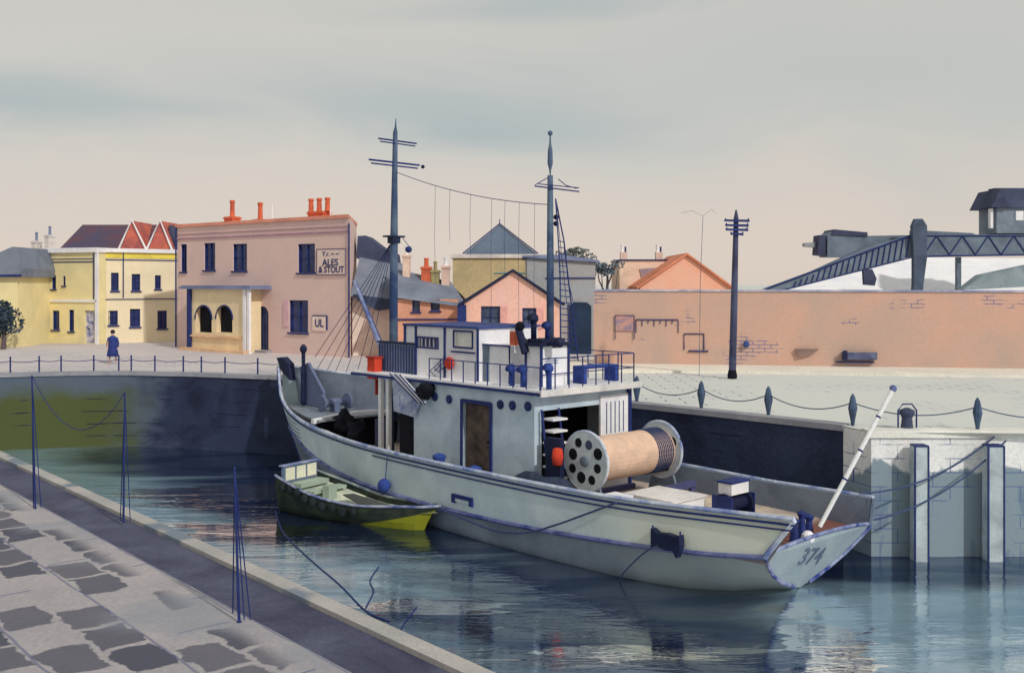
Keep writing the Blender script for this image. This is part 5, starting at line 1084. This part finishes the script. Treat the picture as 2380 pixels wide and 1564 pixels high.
# white deck boxes with dark vents beside the reel
t = onship('deck_box', 'low white deck box with two black vents, between reel and winch', 'deck box', 4.2, .5, 1.12)
MB().box(-.75, .75, -.8, .5, 0, .5).build('body', WHT, t)
for k in (-.25, .15): MB().prism([(k*2-.12, .5, .12), (k*2+.12, .5, .12), (k*2+.02, .5, .42)], (0, .04, 0)).build('vent', BLK, t)
MB().box(-.8, .8, -.84, .54, .5, .55).build('lid', mat('off_white_edge', (0, 0, 0)), t)
t = onship('deck_crate', 'small white crate with blue frame at the foot of the reel', 'crate', 4.7, 1.6, 1.12)
MB().box(-.3, .3, -.25, .25, 0, .62).build('body', WHT, t); MB().box(-.33, -.28, .2, .28, 0, .64).box(.28, .33, .2, .28, 0, .64).box(-.28, .28, .22, .28, .58, .64).build('frame', INK, t)
# stern boom
t = onship('stern_davit', 'long white spar slanting up from the blue fitting at the stern', 'spar', .25, .35, 1.25)
Mi = Matrix.Rotation(-ANG, 3, 'Z'); Y0 = sw_(.25, .35, 0).y
top_w = P(2076, 903, Y0+.4)-Vector(t.location); bot_w = P(1915, 1205, Y0)-Vector(t.location); tp, bt = Mi@top_w, Mi@bot_w
sp_o = MB().tube(bt-(tp-bt)*.06, tp, .05, .055, 9).build('spar', mat('white_blue_spar', (226, 224, 218), g=1.15, wash=.1), t)
MB().ball(tp, .085).build('end_ball', mat('pale_blue_spar', (0, 0, 0)), sp_o)
for k in (.3, .52, .78): MB().lathe([(.06, -.02), (.062, .02)], bt.lerp(tp, k), tp-bt, 9).build('band', INK, sp_o)
fb = MB()
for a_, b_ in ((-.3, .5), (.0, .62), (.3, .5)): fb.lathe([(.13, -.1), (.11, .1), (.07, b_-.1), (.12, b_), (.04, b_+.06)], (0, a_, -.05), seg=10)
fb.build('fitting', INK, t); MB().ball((-.15, .0, .05), .16).build('boss', WHT, t)
# hull fenders / lashings (things hung over the side)
s0, z0 = sp(1520, 1232, 2.62); s1, z1 = sp(1595, 1278, 2.5); t = onship('fender', 'dark blue canvas fender lashed over the ship side near the stern', 'fender', (s0+s1)/2, 2.56, 0)
w_ = (s0-s1)/2
zc_ = (z0+z1)/2
MB().prism([(w_, 0, zc_+.22), (w_*.6, 0, zc_+.14), (0, 0, zc_+.17), (-w_*.6, 0, zc_+.15), (-w_*.95, 0, zc_+.2), (-w_, 0, zc_-.05), (-w_*.75, 0, zc_-.32), (-w_*.5, 0, zc_-.17), (0, 0, zc_-.2), (w_*.5, 0, zc_-.12), (w_, 0, zc_-.2)], (0, .18, 0)).build('pad', INKD, t)
MB().tube((w_, .1, z0-.1), (w_, .1, z0+.12), .02).tube((-w_*.9, .1, z0-.1), (-w_*.9, .1, z0+.12), .02).build('lashing', INK, t)
q0 = sp(893, 1128, 2.85); t = onship('round_fender', 'round blue rope fender hanging on the ship side above the green launch', 'fender', q0[0], 2.86, q0[1])
MB().ball((0, 0, 0), .2, 12, 1.1).build('ball', bv, t, smooth=True); MB().tube((0, -.05, .15), (0, -.12, .85), .015).build('lanyard', INK, t)

# ------------------------------------------------------------------ green launch
A_ = Vector((-6.85, 32.35, 0)); B_ = Vector((-2.15, 29.2, 0)); e = (B_-A_); LL = e.length; ang = math.atan2(e.y, e.x)
t = thing('launch', 'small green open motor launch with cream windscreen alongside the grey ship', 'boat', A_, ang)
lg = mat('dark_green_paint', (52, 62, 48), g=1.0, wash=.35, scale=1.5, rgb2=(30, 38, 40))
def yell(nt):
    pv, ps = pos(nt); x = mth(nt, 'ADD', ps.outputs[0], mth(nt, 'MULTIPLY', nz(nt, pv, 1.5, 4), 1.2)); z = mth(nt, 'SUBTRACT', mth(nt, 'MULTIPLY', mth(nt, 'ADD', ps.outputs[0], 4.5), .26), ps.outputs[2]); return mth(nt, 'MULTIPLY', step(nt, x, -3.9, -3.5), step(nt, z, -.02, .03))
overlay(lg, yell, (140, 142, 34), g=1.05)
st = []
for i in range(15):
    u = i/14; x = LL*u; hb = .95*min(1, (1-u)**.55*1.25+.0) if u > .3 else .95*(.80+.2*math.sin(u/.3*math.pi/2)); hb = max(hb, .03) if i < 14 else .03
    sh_ = 1.12-.55*math.sin(min(u/.62, 1)*math.pi/2)+.16*max(0, u-.6)/.4
    st.append([(x-.0, 0.01, -.2), (x, hb*.62, -.1), (x+.0, hb*.88, .2), (x, hb*.98, sh_*.7), (x+(.12 if u > .9 else 0), hb, sh_)])
for q_ in st:
    for k_ in range(4):
        f_ = max(0, q_[k_][0]/LL-.72)/.28; q_[k_] = (q_[k_][0]-f_*f_*(.55, .45, .3, .1)[k_], q_[k_][1], q_[k_][2])
hm = MB()
for sd in (1, -1):
    vs = [(a_, b_*sd, c_) for q_ in st for a_, b_, c_ in q_]; hm.add(vs, [(5*i+k, 5*i+k+1, 5*i+6+k, 5*i+5+k) for i in range(14) for k in range(4)])
hm.add([(a_, b_*sd, c_) for sd in (1, -1) for a_, b_, c_ in (st[0] if sd > 0 else st[0][::-1])], [tuple(range(10))])
lh = hm.build('hull', lg, t, smooth=False, flip=False)
for sd in (1, -1): MB().path([(q_[4][0], q_[4][1]*sd, q_[4][2]+.01) for q_ in st], .04, 6).build('gunwale', mat('blue_green_rail', (70, 88, 110), g=1.1, rgb2=(160, 166, 160), scale=2.5) if sd > 0 else mat('far_gunwale_rail', (150, 156, 166), rgb2=(50, 70, 130), scale=2), t)
fl = MB().add([(q_[4][0], sd*(q_[4][1]-.05), q_[4][2]-.18) for sd in (1, -1) for q_ in st], [(i, i+1, 15+i+1, 15+i) for i in range(14)]); fl.build('deck', mat('launch_deck_cream', (206, 206, 184), g=1.15, wash=.2, scale=1.4, rgb2=(150, 164, 150)), t, flip=False)
x0 = LL*.34
MB().prism([(x0+.5, -.35, .72), (x0+1.2, -.42, .55), (x0+2.3, -.3, .5), (x0+2.35, .0, .5), (x0+1.3, .1, .55), (x0+.6, .0, .7)], (0, 0, .03)).build('dark_tarpaulin', mat('dark_olive_canvas', (74, 80, 76), g=1), t)
# cockpit, seats and windscreen at the high end
MB().box(.25, .34, -.75, .7, .9, 1.42).build('windscreen', mat('windscreen_frame_blue', (96, 112, 136), g=1.1), t)
ws = t.children[-1]
for k in range(3): MB().box(.341, .36, -.66+k*.46, -.66+k*.46+.38, .98, 1.36).build('pane', mat('cream_glass', (214, 212, 186), g=1.15), ws); MB().box(.23, .249, -.66+k*.46, -.66+k*.46+.38, .98, 1.36).build('pane', mat('cream_glass', (214, 212, 186), g=1.15), ws)
MB().box(.2, .39, -.8, .75, 1.42, 1.46).build('top_rail', mat('pale_blue_spar', (0, 0, 0)), ws)
MB().box(.5, .95, -.6, .6, .8, .93).build('thwart', mat('sage_thwart', (150, 166, 150), g=1.1), t); MB().box(1.25, 1.6, -.7, .7, .7, .78).build('thwart', mat('sage_thwart', (0, 0, 0)), t)
MB().box(1.7, 1.95, -.45, -.1, .5, .95).build('engine_box', mat('sage_thwart', (0, 0, 0)), t)
fe = MB()
for k in range(9):
    u = .08+k*.062; i = int(u*14); q_ = st[i]; fe.ball((LL*u, -q_[4][1]-.06, q_[4][2]-.18-.04*(k % 2)), .13, 8, 1.2)
fe.build('rope_fender', mat('black_green_rubber', (28, 36, 40), g=1, wash=.5, scale=5), t, smooth=True)
# rope work
def soft(pts, k=5):
    pts = [Vector(p) for p in pts]; out_ = []
    for i in range(len(pts)-1):
        p0, p1, p2, p3 = pts[max(i-1, 0)], pts[i], pts[i+1], pts[min(i+2, len(pts)-1)]
        for j in range(k):
            t_ = j/k; out_.append(.5*((2*p1)+(p2-p0)*t_+(2*p0-5*p1+4*p2-p3)*t_*t_+(3*p1-p0-3*p2+p3)*t_**3))
    return out_+[pts[-1]]
def rope(pts, r, label, name='mooring_rope', m=ROPE): return tag(MB().path(soft(pts) if len(pts) < 10 else pts, r, 6).build(name, m), label, 'rope')
def wpt(px, py, n_): s_, z = sp(px, py, n_); return sw_(s_, n_, z)
rope([wpt(1432, 1168, 2.74), wpt(1360, 1195, 2.80), wpt(1290, 1220, 2.86), wpt(1220, 1238, 2.86), wpt(1150, 1232, 2.84), wpt(1080, 1206, 2.84), wpt(1040, 1190, 2.9), B_+Vector((0, .05, .62))], .028, 'slack dark rope from the ship side to the tip of the green launch')
rope([wpt(1530, 1262, 2.62), wpt(1490, 1290, 2.68), wpt(1452, 1328, 2.66), wpt(1440, 1345, 2.62)], .018, 'short dark rope trailing forward from the fender near the stern')
p_a = sw_(.2, -2.1, 1.95); bb_ = on_edge(2290, .6)
rope(sag(p_a+Vector((0, 0, 0)), Vector((bb_.x, C1.y-.12, 3.1)), .35), .022, 'upper mooring rope from ship stern across the pale quay wall')
rope(sag(sw_(.0, -2.2, 1.3), Vector((bb_.x+.3, C1.y-.12, 3.0)), .35), .022, 'lower mooring rope from ship stern across the pale quay wall')
w0 = [Vector(((px-CX)/F*(EYE*F/(py-HZ)), EYE*F/(py-HZ), .012)) for px, py in ((640, 1188), (660, 1240), (720, 1300), (790, 1360), (850, 1420), (905, 1445))]
rope(w0, .018, 'thin blue line floating on the water left of the launch', 'floating_line', INK)
w0 = [Vector(((px-CX)/F*(EYE*F/(py-HZ)), EYE*F/(py-HZ), .012)) for px, py in ((880, 1318), (860, 1350), (868, 1375), (850, 1412))]
rope(w0, .016, 'short curled blue line floating below the launch', 'floating_line', INK)
w0 = [Vector(((px-CX)/F*(EYE*F/(py-HZ)), EYE*F/(py-HZ), .012)) for px, py in ((968, 1412), (940, 1448), (928, 1472))]
rope(w0, .014, 'short straight blue line floating nearest the near quay', 'floating_line', INK)
